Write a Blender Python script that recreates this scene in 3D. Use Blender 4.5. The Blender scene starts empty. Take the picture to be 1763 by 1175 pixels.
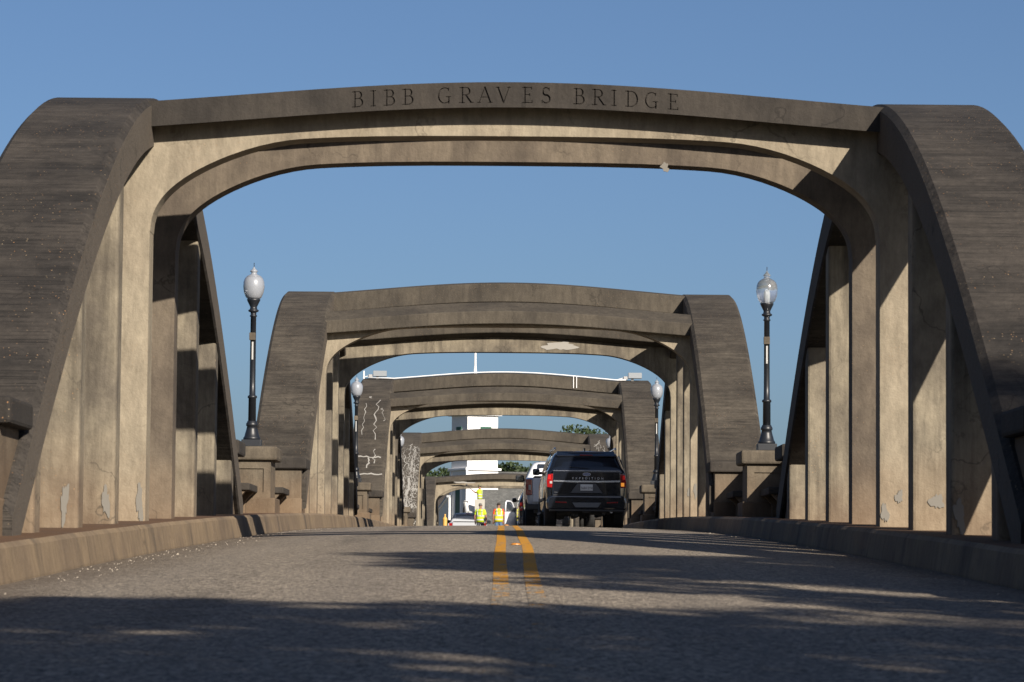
import bpy, bmesh, math, random
import numpy as np
from mathutils import Vector, Matrix
random.seed(7); rng = np.random.default_rng(7)
S = bpy.context.scene; C = S.collection
R = math.radians
U = 0.00688            # metres per photo pixel at 38 m

# ------------------------------------------------------------------ camera
cd = bpy.data.cameras.new('camera'); cam = bpy.data.objects.new('camera', cd); C.objects.link(cam)
S.camera = cam
cd.sensor_width = 36; cd.lens = 112.8; cd.clip_start = 0.3; cd.clip_end = 8000
pitch, yaw, roll = R(4.19), R(0.16), R(0.45)
f = Vector((math.sin(yaw)*math.cos(pitch), math.cos(yaw)*math.cos(pitch), math.sin(pitch)))
r0 = f.cross(Vector((0, 0, 1))).normalized(); u0 = r0.cross(f)
r1 = r0*math.cos(roll)+u0*math.sin(roll); u1 = u0*math.cos(roll)-r0*math.sin(roll)
m = Matrix((r1, u1, -f)).transposed().to_4x4(); m.translation = (-0.13, 0, 0)
cam.matrix_world = m
cd.dof.use_dof = True; cd.dof.focus_distance = 85; cd.dof.aperture_fstop = 8

# ------------------------------------------------------------------ light
SUN_EL, SUN_AZ = R(25.7), R(152.5)       # azimuth clockwise from the road direction (+Y)
w = bpy.data.worlds.new('World'); S.world = w; w.use_nodes = True
nt = w.node_tree; bg = nt.nodes['Background']
sky = nt.nodes.new('ShaderNodeTexSky'); sky.sky_type = 'NISHITA'; sky.sun_disc = False
sky.sun_elevation = SUN_EL; sky.sun_rotation = SUN_AZ
sky.air_density = .7; sky.dust_density = 1.6; sky.ozone_density = 4.5; sky.altitude = 50
nt.links.new(sky.outputs[0], bg.inputs[0]); bg.inputs[1].default_value = 0.05
sd = bpy.data.lights.new('sun', 'SUN'); sd.energy = 5.0; sd.angle = R(0.53); sd.color = (1, .90, .77)
sun = bpy.data.objects.new('sun', sd); C.objects.link(sun)
sdir = Vector((math.sin(SUN_AZ)*math.cos(SUN_EL), math.cos(SUN_AZ)*math.cos(SUN_EL), math.sin(SUN_EL)))
sun.rotation_euler = sdir.to_track_quat('Z', 'Y').to_euler(); sun.location = (30, -40, 40)
S.view_settings.view_transform = 'Standard'; S.view_settings.look = 'None'
S.view_settings.gamma = 1; S.view_settings.exposure = 0.8

# ------------------------------------------------------------------ helpers
def tag(o, label=None, cat=None, group=None, kind=None):
    if label: o['label'] = label
    if cat: o['category'] = cat
    if group: o['group'] = group
    if kind: o['kind'] = kind
    return o
def thing(name, loc, label, cat, group=None, rz=0):
    o = bpy.data.objects.new(name, None); C.objects.link(o); o.location = loc; o.rotation_euler = (0, 0, rz)
    o.empty_display_size = .3
    return tag(o, label, cat, group)
class MB:
    def __init__(s): s.v = []; s.f = []
    def add(s, vs, fs):
        b = len(s.v); s.v += [tuple(x) for x in vs]; s.f += [tuple(i+b for i in q) for q in fs]; return s
    def box(s, x0, x1, y0, y1, z0, z1):
        return s.add([(x, y, z) for z in (z0, z1) for y in (y0, y1) for x in (x0, x1)],
                     [(0, 2, 3, 1), (4, 5, 7, 6), (0, 1, 5, 4), (2, 6, 7, 3), (0, 4, 6, 2), (1, 3, 7, 5)])
    def loft(s, rings, cap=True, closed=True):
        n = len(rings[0]); vs = [p for r in rings for p in r]; fs = []
        for i in range(len(rings)-1):
            for j in range(n if closed else n-1):
                k = (j+1) % n
                fs.append((i*n+j, i*n+k, (i+1)*n+k, (i+1)*n+j))
        if cap: fs.append(tuple(range(n))[::-1]); fs.append(tuple((len(rings)-1)*n+j for j in range(n)))
        return s.add(vs, fs)
    def lathe(s, prof, cx=0, cy=0, n=20, axis='z'):
        rings = []
        for r, z in prof:
            ring = []
            for k in range(n):
                a = 2*math.pi*k/n
                if axis == 'z': ring.append((cx+r*math.cos(a), cy+r*math.sin(a), z))
                elif axis == 'x': ring.append((z, cx+r*math.cos(a), cy+r*math.sin(a)))
                else: ring.append((cx+r*math.sin(a), z, cy+r*math.cos(a)))
            rings.append(ring)
        return s.loft(rings)
    def tube(s, pts, rad, n=8):
        pts = [Vector(p) for p in pts]; rings = []
        if not isinstance(rad, (list, tuple)): rad = [rad]*len(pts)
        for i, p in enumerate(pts):
            d = (pts[min(i+1, len(pts)-1)]-pts[max(i-1, 0)]).normalized()
            a = d.cross(Vector((0, 0, 1)));  a = a if a.length > .05 else d.cross(Vector((1, 0, 0)))
            a.normalize(); b = d.cross(a)
            rings.append([p+a*rad[i]*math.cos(2*math.pi*k/n)+b*rad[i]*math.sin(2*math.pi*k/n) for k in range(n)])
        return s.loft(rings)
    def prism(s, poly, a, b, axis='y'):
        def P(u, v, t): return (u, t, v) if axis == 'y' else ((t, u, v) if axis == 'x' else (u, v, t))
        n = len(poly)
        return s.add([P(u, v, a) for u, v in poly]+[P(u, v, b) for u, v in poly],
                     [tuple(range(n)), tuple(range(n, 2*n))[::-1]]+[(i, i+n, (i+1) % n+n, (i+1) % n) for i in range(n)])
    def mesh(s, name, fix=True):
        me = bpy.data.meshes.new(name); me.from_pydata(s.v, [], s.f)
        if fix:
            bm = bmesh.new(); bm.from_mesh(me)
            bmesh.ops.recalc_face_normals(bm, faces=bm.faces); bm.to_mesh(me); bm.free()
        me.update(); return me
    def build(s, name, mat, parent=None, smooth=False, bevel=0, sub=0, fix=True, seg=2, loc=None):
        return link(name, s.mesh(name, fix), mat, parent, smooth, bevel, sub, seg, loc)
def link(name, me, mat, parent=None, smooth=False, bevel=0, sub=0, seg=2, loc=None):
    o = bpy.data.objects.new(name, me); C.objects.link(o)
    if mat: me.materials.clear(); me.materials.append(mat)
    if parent: o.parent = parent
    if loc: o.location = loc
    if smooth: me.polygons.foreach_set('use_smooth', [True]*len(me.polygons))
    if bevel:
        b = o.modifiers.new('bevel', 'BEVEL'); b.width = bevel; b.segments = seg; b.limit_method = 'ANGLE'; b.angle_limit = R(35)
        if smooth or seg > 1: b.harden_normals = False
    if sub:
        q = o.modifiers.new('sub', 'SUBSURF'); q.levels = sub; q.render_levels = sub
    return o
def copy_tree(o, parent=None):
    c = o.copy(); C.objects.link(c)
    if parent: c.parent = parent
    for ch in o.children: copy_tree(ch, c)
    return c
def text_mesh(txt, size, depth=.003, spacing=1.0):
    cu = bpy.data.curves.new('t', 'FONT'); cu.body = txt; cu.size = size; cu.extrude = depth; cu.align_x = 'CENTER'; cu.space_character = spacing
    o = bpy.data.objects.new('t', cu); C.objects.link(o)
    dg = bpy.context.evaluated_depsgraph_get(); me = bpy.data.meshes.new_from_object(o.evaluated_get(dg))
    bpy.data.objects.remove(o); bpy.data.curves.remove(cu); return me
def put_text(name, txt, size, loc, mat, parent, spacing=1.0, depth=.004, rx=90, sx=1):
    me = text_mesh(txt, size, depth, spacing); o = link(name, me, mat, parent)
    o.location = loc; o.rotation_euler = (R(rx), 0, 0); o.scale = (sx, 1, 1); return o

# ------------------------------------------------------------------ materials
def mat(name, col, rough=.8, metal=0, spec=.5, coat=0, emis=None, es=0, trans=0, alpha=1):
    M = bpy.data.materials.new(name); M.use_nodes = True; b = M.node_tree.nodes['Principled BSDF']
    b.inputs['Base Color'].default_value = (*col, 1); b.inputs['Roughness'].default_value = rough
    b.inputs['Metallic'].default_value = metal; b.inputs['Specular IOR Level'].default_value = spec
    b.inputs['Coat Weight'].default_value = coat; b.inputs['Transmission Weight'].default_value = trans
    if emis: b.inputs['Emission Color'].default_value = (*emis, 1); b.inputs['Emission Strength'].default_value = es
    return M
class NT:
    def __init__(s, M): s.t = M.node_tree; s.b = s.t.nodes['Principled BSDF']
    def n(s, typ, **kw):
        q = s.t.nodes.new(typ)
        for k, v in kw.items():
            if k.startswith('i_'): q.inputs[k[2:].replace('_', ' ')].default_value = v
            else: setattr(q, k, v)
        return q
    def l(s, a, b): s.t.links.new(a, b)
    def coords(s, scale=(1, 1, 1), kind='Object', rnd=True):
        tc = s.n('ShaderNodeTexCoord'); mp = s.n('ShaderNodeMapping'); mp.inputs['Scale'].default_value = scale
        if rnd:
            oi = s.n('ShaderNodeObjectInfo'); ad = s.n('ShaderNodeVectorMath', operation='MULTIPLY_ADD')
            cb = s.n('ShaderNodeCombineXYZ'); 
            for k in range(3): s.l(oi.outputs['Random'], cb.inputs[k])
            ad.inputs[1].default_value = (37, 53, 0)
            s.l(cb.outputs[0], ad.inputs[0]); s.l(tc.outputs[kind], ad.inputs[2]); s.l(ad.outputs[0], mp.inputs[0])
        else: s.l(tc.outputs[kind], mp.inputs[0])
        return mp.outputs[0], tc.outputs[kind]
    def noise(s, vec, scale, detail=6, rough=.6):
        q = s.n('ShaderNodeTexNoise'); q.inputs['Scale'].default_value = scale; q.inputs['Detail'].default_value = detail
        q.inputs['Roughness'].default_value = rough; s.l(vec, q.inputs['Vector']); return q.outputs['Fac']
    def ramp(s, fac, a, b, lo=0., hi=1.):
        q = s.n('ShaderNodeMapRange'); s.l(fac, q.inputs[0]); q.inputs[1].default_value = a; q.inputs[2].default_value = b
        q.inputs[3].default_value = lo; q.inputs[4].default_value = hi; return q.outputs[0]
    def mix(s, fac, a, b, mode='MIX'):
        q = s.n('ShaderNodeMix', data_type='RGBA', blend_type=mode)
        for sock, v in ((q.inputs[0], fac), (q.inputs[6], a), (q.inputs[7], b)):
            if isinstance(v, (int, float)): sock.default_value = v
            elif isinstance(v, tuple): sock.default_value = (*v, 1)
            else: s.l(v, sock)
        return q.outputs[2]
    def math(s, op, a, b=0.):
        q = s.n('ShaderNodeMath', operation=op)
        for k, v in enumerate((a, b)):
            if isinstance(v, (int, float)): q.inputs[k].default_value = v
            else: s.l(v, q.inputs[k])
        return q.outputs[0]
    def bump(s, h, dist, st=1):
        q = s.n('ShaderNodeBump'); q.inputs['Distance'].default_value = dist; q.inputs['Strength'].default_value = st
        s.l(h, q.inputs['Height']); s.l(q.outputs[0], s.b.inputs['Normal'])
    def sep(s, vec):
        q = s.n('ShaderNodeSeparateXYZ'); s.l(vec, q.inputs[0]); return q.outputs

def concrete(name, light, dark, stain=(.13, .105, .08), pebbles=.5, boards=0, rust=.0, streak=.6, white=0, K=.52, top=0):
    light, dark, stain = [tuple(k*K for k in c) for c in (light, dark, stain)]
    M = mat(name, light, .88, spec=.3); q = NT(M); v, oc = q.coords((1, 1, 1))
    big = q.ramp(q.noise(v, .8, 5, .62), .40, .62)
    c = q.mix(big, light, dark)
    mpv = q.n('ShaderNodeMapping'); mpv.inputs['Scale'].default_value = (3.6, 3.6, .28); q.l(v, mpv.inputs[0])
    st = q.ramp(q.noise(mpv.outputs[0], 1.0, 7, .68), .48, .74, 0, streak)
    c = q.mix(st, c, stain)
    mv = q.n('ShaderNodeMapping'); mv.inputs['Scale'].default_value = (1.3, 1.3, .45); q.l(v, mv.inputs[0])
    mid = q.ramp(q.noise(mv.outputs[0], 7, 8, .75), .3, .72, .70, 1.22)
    cb = q.n('ShaderNodeCombineXYZ')
    for k in range(3): q.l(mid, cb.inputs[k])
    c = q.mix(1.0, c, cb.outputs[0], 'MULTIPLY')
    h = q.noise(v, 22, 4, .6)
    if boards:
        mb = q.n('ShaderNodeMapping'); mb.inputs['Scale'].default_value = (.9, 5.5, 8); q.l(v, mb.inputs[0])
        bf = q.ramp(q.noise(mb.outputs[0], 1.0, 6, .72), .3, .72, .62, 1.42)
        c2 = q.n('ShaderNodeCombineXYZ')
        for k in range(3): q.l(bf, c2.inputs[k])
        c = q.mix(1.0, c, c2.outputs[0], 'MULTIPLY')
        ml = q.n('ShaderNodeMapping'); ml.inputs['Scale'].default_value = (.12, 7, 10); q.l(v, ml.inputs[0])
        ll = q.math('ABSOLUTE', q.math('SUBTRACT', q.noise(ml.outputs[0], 1.1, 4, .65), .5))
        c = q.mix(q.math('MULTIPLY', q.ramp(ll, .004, .022, .75, 0), q.ramp(q.noise(v, 1.9, 4), .38, .55)), c, tuple(k*.30 for k in dark))
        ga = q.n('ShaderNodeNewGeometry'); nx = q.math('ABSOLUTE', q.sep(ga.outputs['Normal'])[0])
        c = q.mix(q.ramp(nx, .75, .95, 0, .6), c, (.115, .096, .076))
        h = q.math('ADD', h, q.math('MULTIPLY', bf, .8))
    if pebbles:
        vo = q.n('ShaderNodeTexVoronoi'); vo.inputs['Scale'].default_value = 26; q.l(v, vo.inputs['Vector'])
        pk = q.ramp(vo.outputs['Distance'], .13, .20, 1, 0)
        ar = q.ramp(q.noise(v, 1.6, 4, .6), .47, .62, 0, pebbles)
        cs = q.sep(vo.outputs['Color'])
        pc = q.mix(cs[0], (.34, .27, .17), (.30, .14, .05))
        ar2 = q.math('MULTIPLY', q.math('MULTIPLY', pk, ar), q.ramp(cs[1], .55, .65))
        c = q.mix(ar2, c, pc)
    if rust:
        z = q.sep(oc)[2]
        fz = q.ramp(q.math('ADD', z, q.math('MULTIPLY', q.noise(v, 1.5, 4), -.9)), -.25, .75, rust, 0)
        c = q.mix(fz, c, (.21, .122, .062))
    if white:
        mw = q.n('ShaderNodeMapping'); mw.inputs['Scale'].default_value = (3, 1.2, 1.0); q.l(v, mw.inputs[0])
        ns = q.n('ShaderNodeTexNoise'); ns.inputs['Scale'].default_value = 2.2; ns.inputs['Detail'].default_value = 6; q.l(mw.outputs[0], ns.inputs['Vector'])
        rg = q.math('ABSOLUTE', q.math('SUBTRACT', ns.outputs['Fac'], .5))
        wf = q.math('MULTIPLY', q.ramp(rg, .012, .03, 1, 0), q.ramp(q.noise(v, 1.1, 3), .42, .55, 0, white))
        zz = q.sep(oc)[2]; wf = q.math('MULTIPLY', wf, q.ramp(zz, 4.6, 5.3, 1, 0))
        c = q.mix(wf, c, (.42, .41, .38))
    # hairline cracks and lime-washed pour joints
    vc = q.n('ShaderNodeTexVoronoi', feature='DISTANCE_TO_EDGE'); vc.inputs['Scale'].default_value = .55
    wob = q.n('ShaderNodeVectorMath', operation='MULTIPLY_ADD'); nz = q.n('ShaderNodeTexNoise'); nz.inputs['Scale'].default_value = 2.5; nz.inputs['Detail'].default_value = 6
    q.l(v, nz.inputs['Vector']); q.l(nz.outputs['Color'], wob.inputs[0]); wob.inputs[1].default_value = (.9, .9, .9); q.l(v, wob.inputs[2]); q.l(wob.outputs[0], vc.inputs['Vector'])
    ck = q.math('MULTIPLY', q.ramp(vc.outputs['Distance'], .002, .009, 1, 0), q.ramp(q.noise(v, .7, 3), .5, .6, 0, .55))
    c = q.mix(ck, c, tuple(k*.35 for k in dark))
    if top:
        gn = q.n('ShaderNodeNewGeometry'); nzz = q.sep(gn.outputs['Normal'])[2]
        c = q.mix(q.ramp(nzz, .8, .95, 0, top), c, (.085, .042, .020))
        zj = q.math('FRACT', q.math('MULTIPLY', q.sep(oc)[1], .152)); c = q.mix(q.ramp(q.math('ABSOLUTE', q.math('SUBTRACT', zj, .5)), .0008, .0022, .75, 0), c, (.02, .016, .013))
        smd = q.ramp(q.noise(q.coords((1, .9, .3))[0], 1.3, 4), .56, .68, 0, .65); c = q.mix(smd, c, (.045, .038, .032))
    q.l(c, q.b.inputs['Base Color']); q.bump(h, .012, .7); return M
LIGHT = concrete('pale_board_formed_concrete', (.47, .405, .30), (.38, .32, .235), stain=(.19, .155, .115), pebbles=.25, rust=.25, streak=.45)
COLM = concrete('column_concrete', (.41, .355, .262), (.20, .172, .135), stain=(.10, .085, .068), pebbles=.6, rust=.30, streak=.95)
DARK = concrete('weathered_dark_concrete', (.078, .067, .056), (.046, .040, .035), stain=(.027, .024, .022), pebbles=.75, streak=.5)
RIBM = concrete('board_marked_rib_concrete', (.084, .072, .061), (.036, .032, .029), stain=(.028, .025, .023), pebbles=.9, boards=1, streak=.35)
RIBW = concrete('salt_streaked_rib_concrete', (.13, .112, .09), (.09, .078, .064), stain=(.06, .052, .044), pebbles=.3, boards=1, streak=.35, white=.7)
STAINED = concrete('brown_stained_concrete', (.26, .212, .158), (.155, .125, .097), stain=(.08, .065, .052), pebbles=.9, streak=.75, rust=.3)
DARK2 = concrete('weathered_dark_concrete_paler', (.135, .115, .088), (.085, .073, .058), stain=(.045, .039, .033), pebbles=.6, streak=.5)  # paler, warmer tone for cornices and crown beams past the first arch
RIBM2 = concrete('board_marked_rib_concrete_paler', (.130, .111, .087), (.070, .060, .049), stain=(.045, .038, .032), pebbles=.8, boards=1, streak=.35)  # same paler, warmer tone for ribs past the first arch
MIDC = concrete('pier_concrete', (.235, .195, .142), (.135, .112, .084), stain=(.06, .05, .04), pebbles=.6, rust=.35, streak=.7)
KERB = concrete('kerb_concrete', (.37, .275, .175), (.27, .20, .135), stain=(.12, .10, .075), pebbles=.3, streak=.22, top=.85)
PATCH = mat('pale_repair_mortar', (.155, .145, .127), .9); MINERAL = mat('white_mineral_crust', (.26, .25, .23), .9)
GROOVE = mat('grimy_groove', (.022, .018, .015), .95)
IRON = mat('black_painted_iron', (.010, .012, .016), .42, spec=.45, coat=.05)
def globe_mat():
    M = mat('frosted_globe', (.30, .32, .355), .3, trans=.25, spec=.5, coat=.6); return M
GLOBE = globe_mat()
GLOBE2 = mat('clear_ribbed_globe', (.60, .65, .70), .14, trans=.85, spec=.6)
def asphalt(name, paint=False):
    M = mat(name, (.1, .1, .1), .86, spec=.35); q = NT(M); v, oc = q.coords((1, 1, 1), rnd=False)
    vo = q.n('ShaderNodeTexVoronoi'); vo.inputs['Scale'].default_value = 52; q.l(v, vo.inputs['Vector'])
    cs = q.sep(vo.outputs['Color'])
    c = q.mix(q.ramp(cs[0], .1, .9), (.034, .029, .024), (.41, .35, .275))
    ms = q.n('ShaderNodeMapping'); ms.inputs['Scale'].default_value = (1.1, .10, 1); q.l(v, ms.inputs[0])
    lg = q.ramp(q.noise(ms.outputs[0], 1.2, 5, .6), .35, .7)
    c = q.mix(q.math('MULTIPLY', lg, .30), c, (.092, .075, .060))
    n2 = q.ramp(q.noise(v, 13, 6, .8), .34, .68, .55, 1.4); cb = q.n('ShaderNodeCombineXYZ')
    for k in range(3): q.l(n2, cb.inputs[k])
    c = q.mix(1.0, c, cb.outputs[0], 'MULTIPLY')
    xs = q.sep(oc)
    # rusty grit along the gutters, polished wheel tracks, and an old transverse crack or two
    ax = q.math('ABSOLUTE', xs[0])
    gut = q.math('MULTIPLY', q.ramp(q.math('ADD', ax, q.math('MULTIPLY', q.noise(v, .8, 4), .9)), 3.35, 4.2), .6)
    c = q.mix(gut, c, (.062, .043, .029))
    oil = q.math('MULTIPLY', q.ramp(q.math('ABSOLUTE', q.math('ADD', xs[0], 1.95)), .05, .55, 1, 0), q.ramp(q.noise(ms.outputs[0], .9, 4), .45, .62, 0, .55))
    c = q.mix(oil, c, (.03, .027, .024))
    wy = q.math('ADD', xs[1], q.math('MULTIPLY', q.math('SUBTRACT', q.noise(q.coords((.6, .05, 1), rnd=False)[0], 2, 5), .5), .5))
    for yj, hw, st_ in ((44.6, .05, .8), (19.4, .02, .8), (29.2, .012, .5), (52.8, .06, .8), (68, .06, .8)):
        c = q.mix(q.ramp(q.math('ABSOLUTE', q.math('SUBTRACT', wy, yj)), hw*.5, hw, st_, 0), c, (.022, .020, .019))
    for xt in (-2.75, -1.15, 1.15, 2.75):
        c = q.mix(q.ramp(q.math('ABSOLUTE', q.math('SUBTRACT', xs[0], xt)), .12, .5, .22, 0), c, (.13, .115, .10))
    if paint:
        wear = q.noise(q.coords((2.2, .9, 1), rnd=False)[0], 3.2, 8, .78)
        thr = q.ramp(xs[1], 18, 27, .62, .42)
        fac = q.ramp(q.math('SUBTRACT', wear, thr), -.02, .03)
        fac = q.math('MULTIPLY', fac, q.ramp(xs[1], 11, 22, .4, 1))
        c = q.mix(.16, c, (.20, .18, .13))
        c = q.mix(fac, c, (.46, .215, .014))
    q.l(c, q.b.inputs['Base Color']); q.bump(q.math('ADD', vo.outputs['Distance'], q.math('MULTIPLY', q.noise(v, 9, 3), .4)), .012, .7); return M
ASPH = asphalt('chip_seal_asphalt'); YEL = asphalt('worn_yellow_paint', True)
BLACKP = mat('black_car_paint', (.006, .008, .013), .14, spec=.6, coat=1.0)
WHITEP = mat('white_car_paint', (.66, .68, .72), .25, spec=.5, coat=.8)
DARKP = mat('dark_car_paint', (.012, .012, .015), .2, coat=1)
SILVP = mat('silver_white_paint', (.36, .38, .41), .3, coat=.6)
TYRE = mat('tyre_rubber', (.018, .018, .018), .85); RIMM = mat('alloy_rim', (.35, .35, .36), .3, metal=.9)
GLASSD = mat('dark_tinted_glass', (.012, .016, .022), .05, spec=.7, coat=1)
CHROME = mat('satin_chrome', (.55, .57, .6), .22, metal=1); PLAST = mat('black_plastic', (.02, .02, .022), .5)
REDL = mat('red_lens', (.24, .006, .007), .15, coat=1); REDG = mat('lit_red_lens', (.5, .01, .01), .2, emis=(1, .03, .02), es=.08)
AMBL = mat('amber_lens', (.9, .3, .03), .2, emis=(1, .35, .05), es=.35)
CLEARL = mat('clear_lens', (.35, .35, .35), .12, coat=1); PLATE = mat('licence_plate', (.55, .57, .58), .4)
WHITE = mat('white_paint', (.72, .72, .72), .6); BLUE = mat('blue_enamel', (.02, .05, .2), .2)
STEEL = mat('dull_steel', (.12, .12, .12), .5, metal=.6)

# ------------------------------------------------------------------ deck profile
dn = np.array([-3., -1.5, -.6, 0, .41, .69, 1.04, 1.5, 2.12, 2.6, 3.28, 4.43, 5.39, 6.2, 7.2, 8.6, 10, 14])
zn = np.array([-860., -500, -285, -140.8, -56.5, -5.6, 50.5, 111.4, 170.4, 199, 221, 212, 125, 30, -70, -125, -140, -145.])
def _spl():
    h = np.diff(dn); n = len(dn); A = np.zeros((n, n)); b = np.zeros(n); A[0, 0] = A[-1, -1] = 1
    for i in range(1, n-1):
        A[i, i-1] = h[i-1]; A[i, i] = 2*(h[i-1]+h[i]); A[i, i+1] = h[i]
        b[i] = 6*((zn[i+1]-zn[i])/h[i]-(zn[i]-zn[i-1])/h[i-1])
    return np.linalg.solve(A, b)
_M = _spl()
def zd(y):
    d = y/38.
    if d <= dn[0]: return zn[0]*U
    if d >= dn[-1]: return zn[-1]*U
    i = int(np.searchsorted(dn, d))-1; i = max(0, min(i, len(dn)-2)); h = dn[i+1]-dn[i]; a = dn[i+1]-d; b = d-dn[i]
    return U*float(_M[i]*a**3/(6*h)+_M[i+1]*b**3/(6*h)+(zn[i]/h-_M[i]*h/6)*a+(zn[i+1]/h-_M[i+1]*h/6)*b)
def zr(x, y): return zd(y)+.08*(1-min(1, abs(x)/3.9)**2)

# ------------------------------------------------------------------ ground, river, road, kerbs
def sstep(a, b, t): t = max(0, min(1, (t-a)/(b-a))); return t*t*(3-2*t)
def gz(x, y):
    near = 1-sstep(14, 34, y+.15*abs(x)*0); far = sstep(212, 232, y); road = zd(y)-.35
    bank = max(near, far); base = -11.5
    side = sstep(9, 60, abs(x))*(-1.2 if y < 100 else .3)
    return base+(road+side-base)*bank
GR = mat('grassy_bank', (.05, .06, .02), .95); q = NT(GR); v, oc = q.coords((1, 1, 1), rnd=False)
q.l(q.mix(q.ramp(q.noise(v, .25, 8, .7), .35, .65), (.03, .042, .015), (.07, .06, .035)), q.b.inputs['Base Color'])
xs = sorted(set([-1500, -700, -350, -180, -100, -60, -40, -25, -15, -9, -6, 0, 6, 9, 15, 25, 40, 60, 100, 180, 350, 700, 1500]))
ys = [-400, -200, -100, -60]+list(range(-50, 60, 4))+list(range(60, 210, 15))+list(range(210, 260, 3))+[270, 300, 350, 420, 520, 700, 1000, 1600, 3000, 5000]
g = MB(); g.add([(x, y, gz(x, y)) for y in ys for x in xs],
                [(j*len(xs)+i, j*len(xs)+i+1, (j+1)*len(xs)+i+1, (j+1)*len(xs)+i) for j in range(len(ys)-1) for i in range(len(xs)-1)])
tag(g.build('ground', GR, smooth=True), kind='structure')
WM = mat('river_water', (.03, .05, .04), .08, spec=.6); q = NT(WM); v, oc = q.coords((1, 1, 1), rnd=False); q.bump(q.noise(v, 2, 4), .05, .5)
tag(MB().add([(-1500, 15, -9.6), (1500, 15, -9.6), (1500, 235, -9.6), (-1500, 235, -9.6)], [(0, 1, 2, 3)]).build('river', WM, fix=False), kind='structure')
def strip(name, x_pts, y0, y1, m, dz=0, step=1.0, fx=None):
    n = int((y1-y0)/step)+1; b = MB(); vs = []
    for k in range(n):
        y = y0+(y1-y0)*k/(n-1)
        for x in x_pts:
            xx = x+(fx(y) if fx else 0); vs.append((xx, y, zr(xx, y)+dz))
    mm = len(x_pts)
    b.add(vs, [(k*mm+i, k*mm+i+1, (k+1)*mm+i+1, (k+1)*mm+i) for k in range(n-1) for i in range(mm-1)])
    return b.build(name, m, smooth=True, fix=False)
rd = strip('road', [-3.96, -3.2, -2.4, -1.6, -.8, -.5]+[k*.05 for k in range(-7, 8)]+[.5, .8, 1.6, 2.4, 3.2, 3.96], -60, 330, ASPH); tag(rd, kind='structure')
for nm, x0, ph in (('yellow_line', -.205, 0), ('yellow_line', .085, 2.)):
    o = strip(nm, [x0, x0+.115], 4, 225, YEL, .003, 1., fx=lambda y, ph=ph: .006*math.sin(y*.35+ph)+.01-(.05*max(0, 36-y)/14 if ph > 1 else 0))
    tag(o, kind='structure')
def kerb(side, name):
    b = MB(); rings = []
    for k in range(0, 216):
        y = 10+k; z = zd(y); jx = .012*math.sin(y*.9)+.01*math.sin(y*2.3+side)
        pts = [(3.90+jx, z-.25), (3.90+jx, z+.02), (3.945+jx, z+.27), (3.985+jx, z+.31), (6.0, z+.31), (6.0, z-.25)]
        rings.append([(side*px, y, pz) for px, pz in pts])
    b.loft(rings); return tag(b.build(name, KERB, bevel=0), kind='structure')
kerb(-1, 'kerb'); kerb(1, 'kerb')
b = MB(); rings = []
for k in range(0, 42):
    y = 14+k*5; z = zd(y); rings.append([(-6.0, y, z-.27), (6.0, y, z-.27), (6.0, y, z-.9), (4.6, y, z-1.5), (-4.6, y, z-1.5), (-6.0, y, z-.9)])
b.loft(rings); o = b.build('bridge_deck', MIDC); tag(o, 'long concrete deck slab carrying the road and kerbs between the arch ribs', 'bridge deck')

# ------------------------------------------------------------------ arches
A3 = 3.0
ARCH = [dict(y=39.6, H=5.46, fr=.5, so=4.91), dict(y=80.7, H=5.92, fr=1.5, so=4.80), dict(y=124.6, H=6.09, fr=1.5, so=5.02),
        dict(y=168.3, H=6.00, fr=1.5, so=4.90), dict(y=205.0, H=5.44, fr=.5, so=4.80)]
def drop(t): t = abs(t); return .04526*t*t-.001003*t**3
SOF = [(0, 0), (.25, .008), (.5, .035), (.70, .105), (.837, .33), (.90, .50), (.937, .62), (.965, .76), (.985, .90), (1.0, 1.17)]
def sof(x):
    x = min(1, abs(x)/4.33)
    # flat crown easing into a tight elliptical haunch
    return .10*(x/.72)**3.2*(1-max(0, (x-.62)/.38)**2)+(1.17*(1-math.sqrt(max(0, 1-((x-.58)/.42)**2)))**1.0 if x > .58 else 0)
XS = [0, .12, .25, .38, .45, .5, .54, .58, .62, .66, .70, .74, .78, .81, .84, .865, .89, .91, .928, .944, .957, .968, .977, .985, .991, .996, .999, 1.0]
XS = [-x for x in XS[::-1][:-1]]+XS
names = ['first', 'second', 'third', 'fourth', 'fifth']
desc = ['nearest and largest concrete arch, with carved lettering on its front beam',
        'second concrete arch down the road, just behind the two tall street lamps',
        'third concrete arch, with white conduit and floodlights along its top beam',
        'fourth concrete arch, its left rib crusted with white mineral streaks',
        'farthest small concrete arch, right above the worker in the lift bucket']
INSCR = []
def upc(x): a = min(1, abs(x)/4.45); return .55*(1-a**2.2)+.45*(.5+.5*math.cos(math.pi*a))
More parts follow.
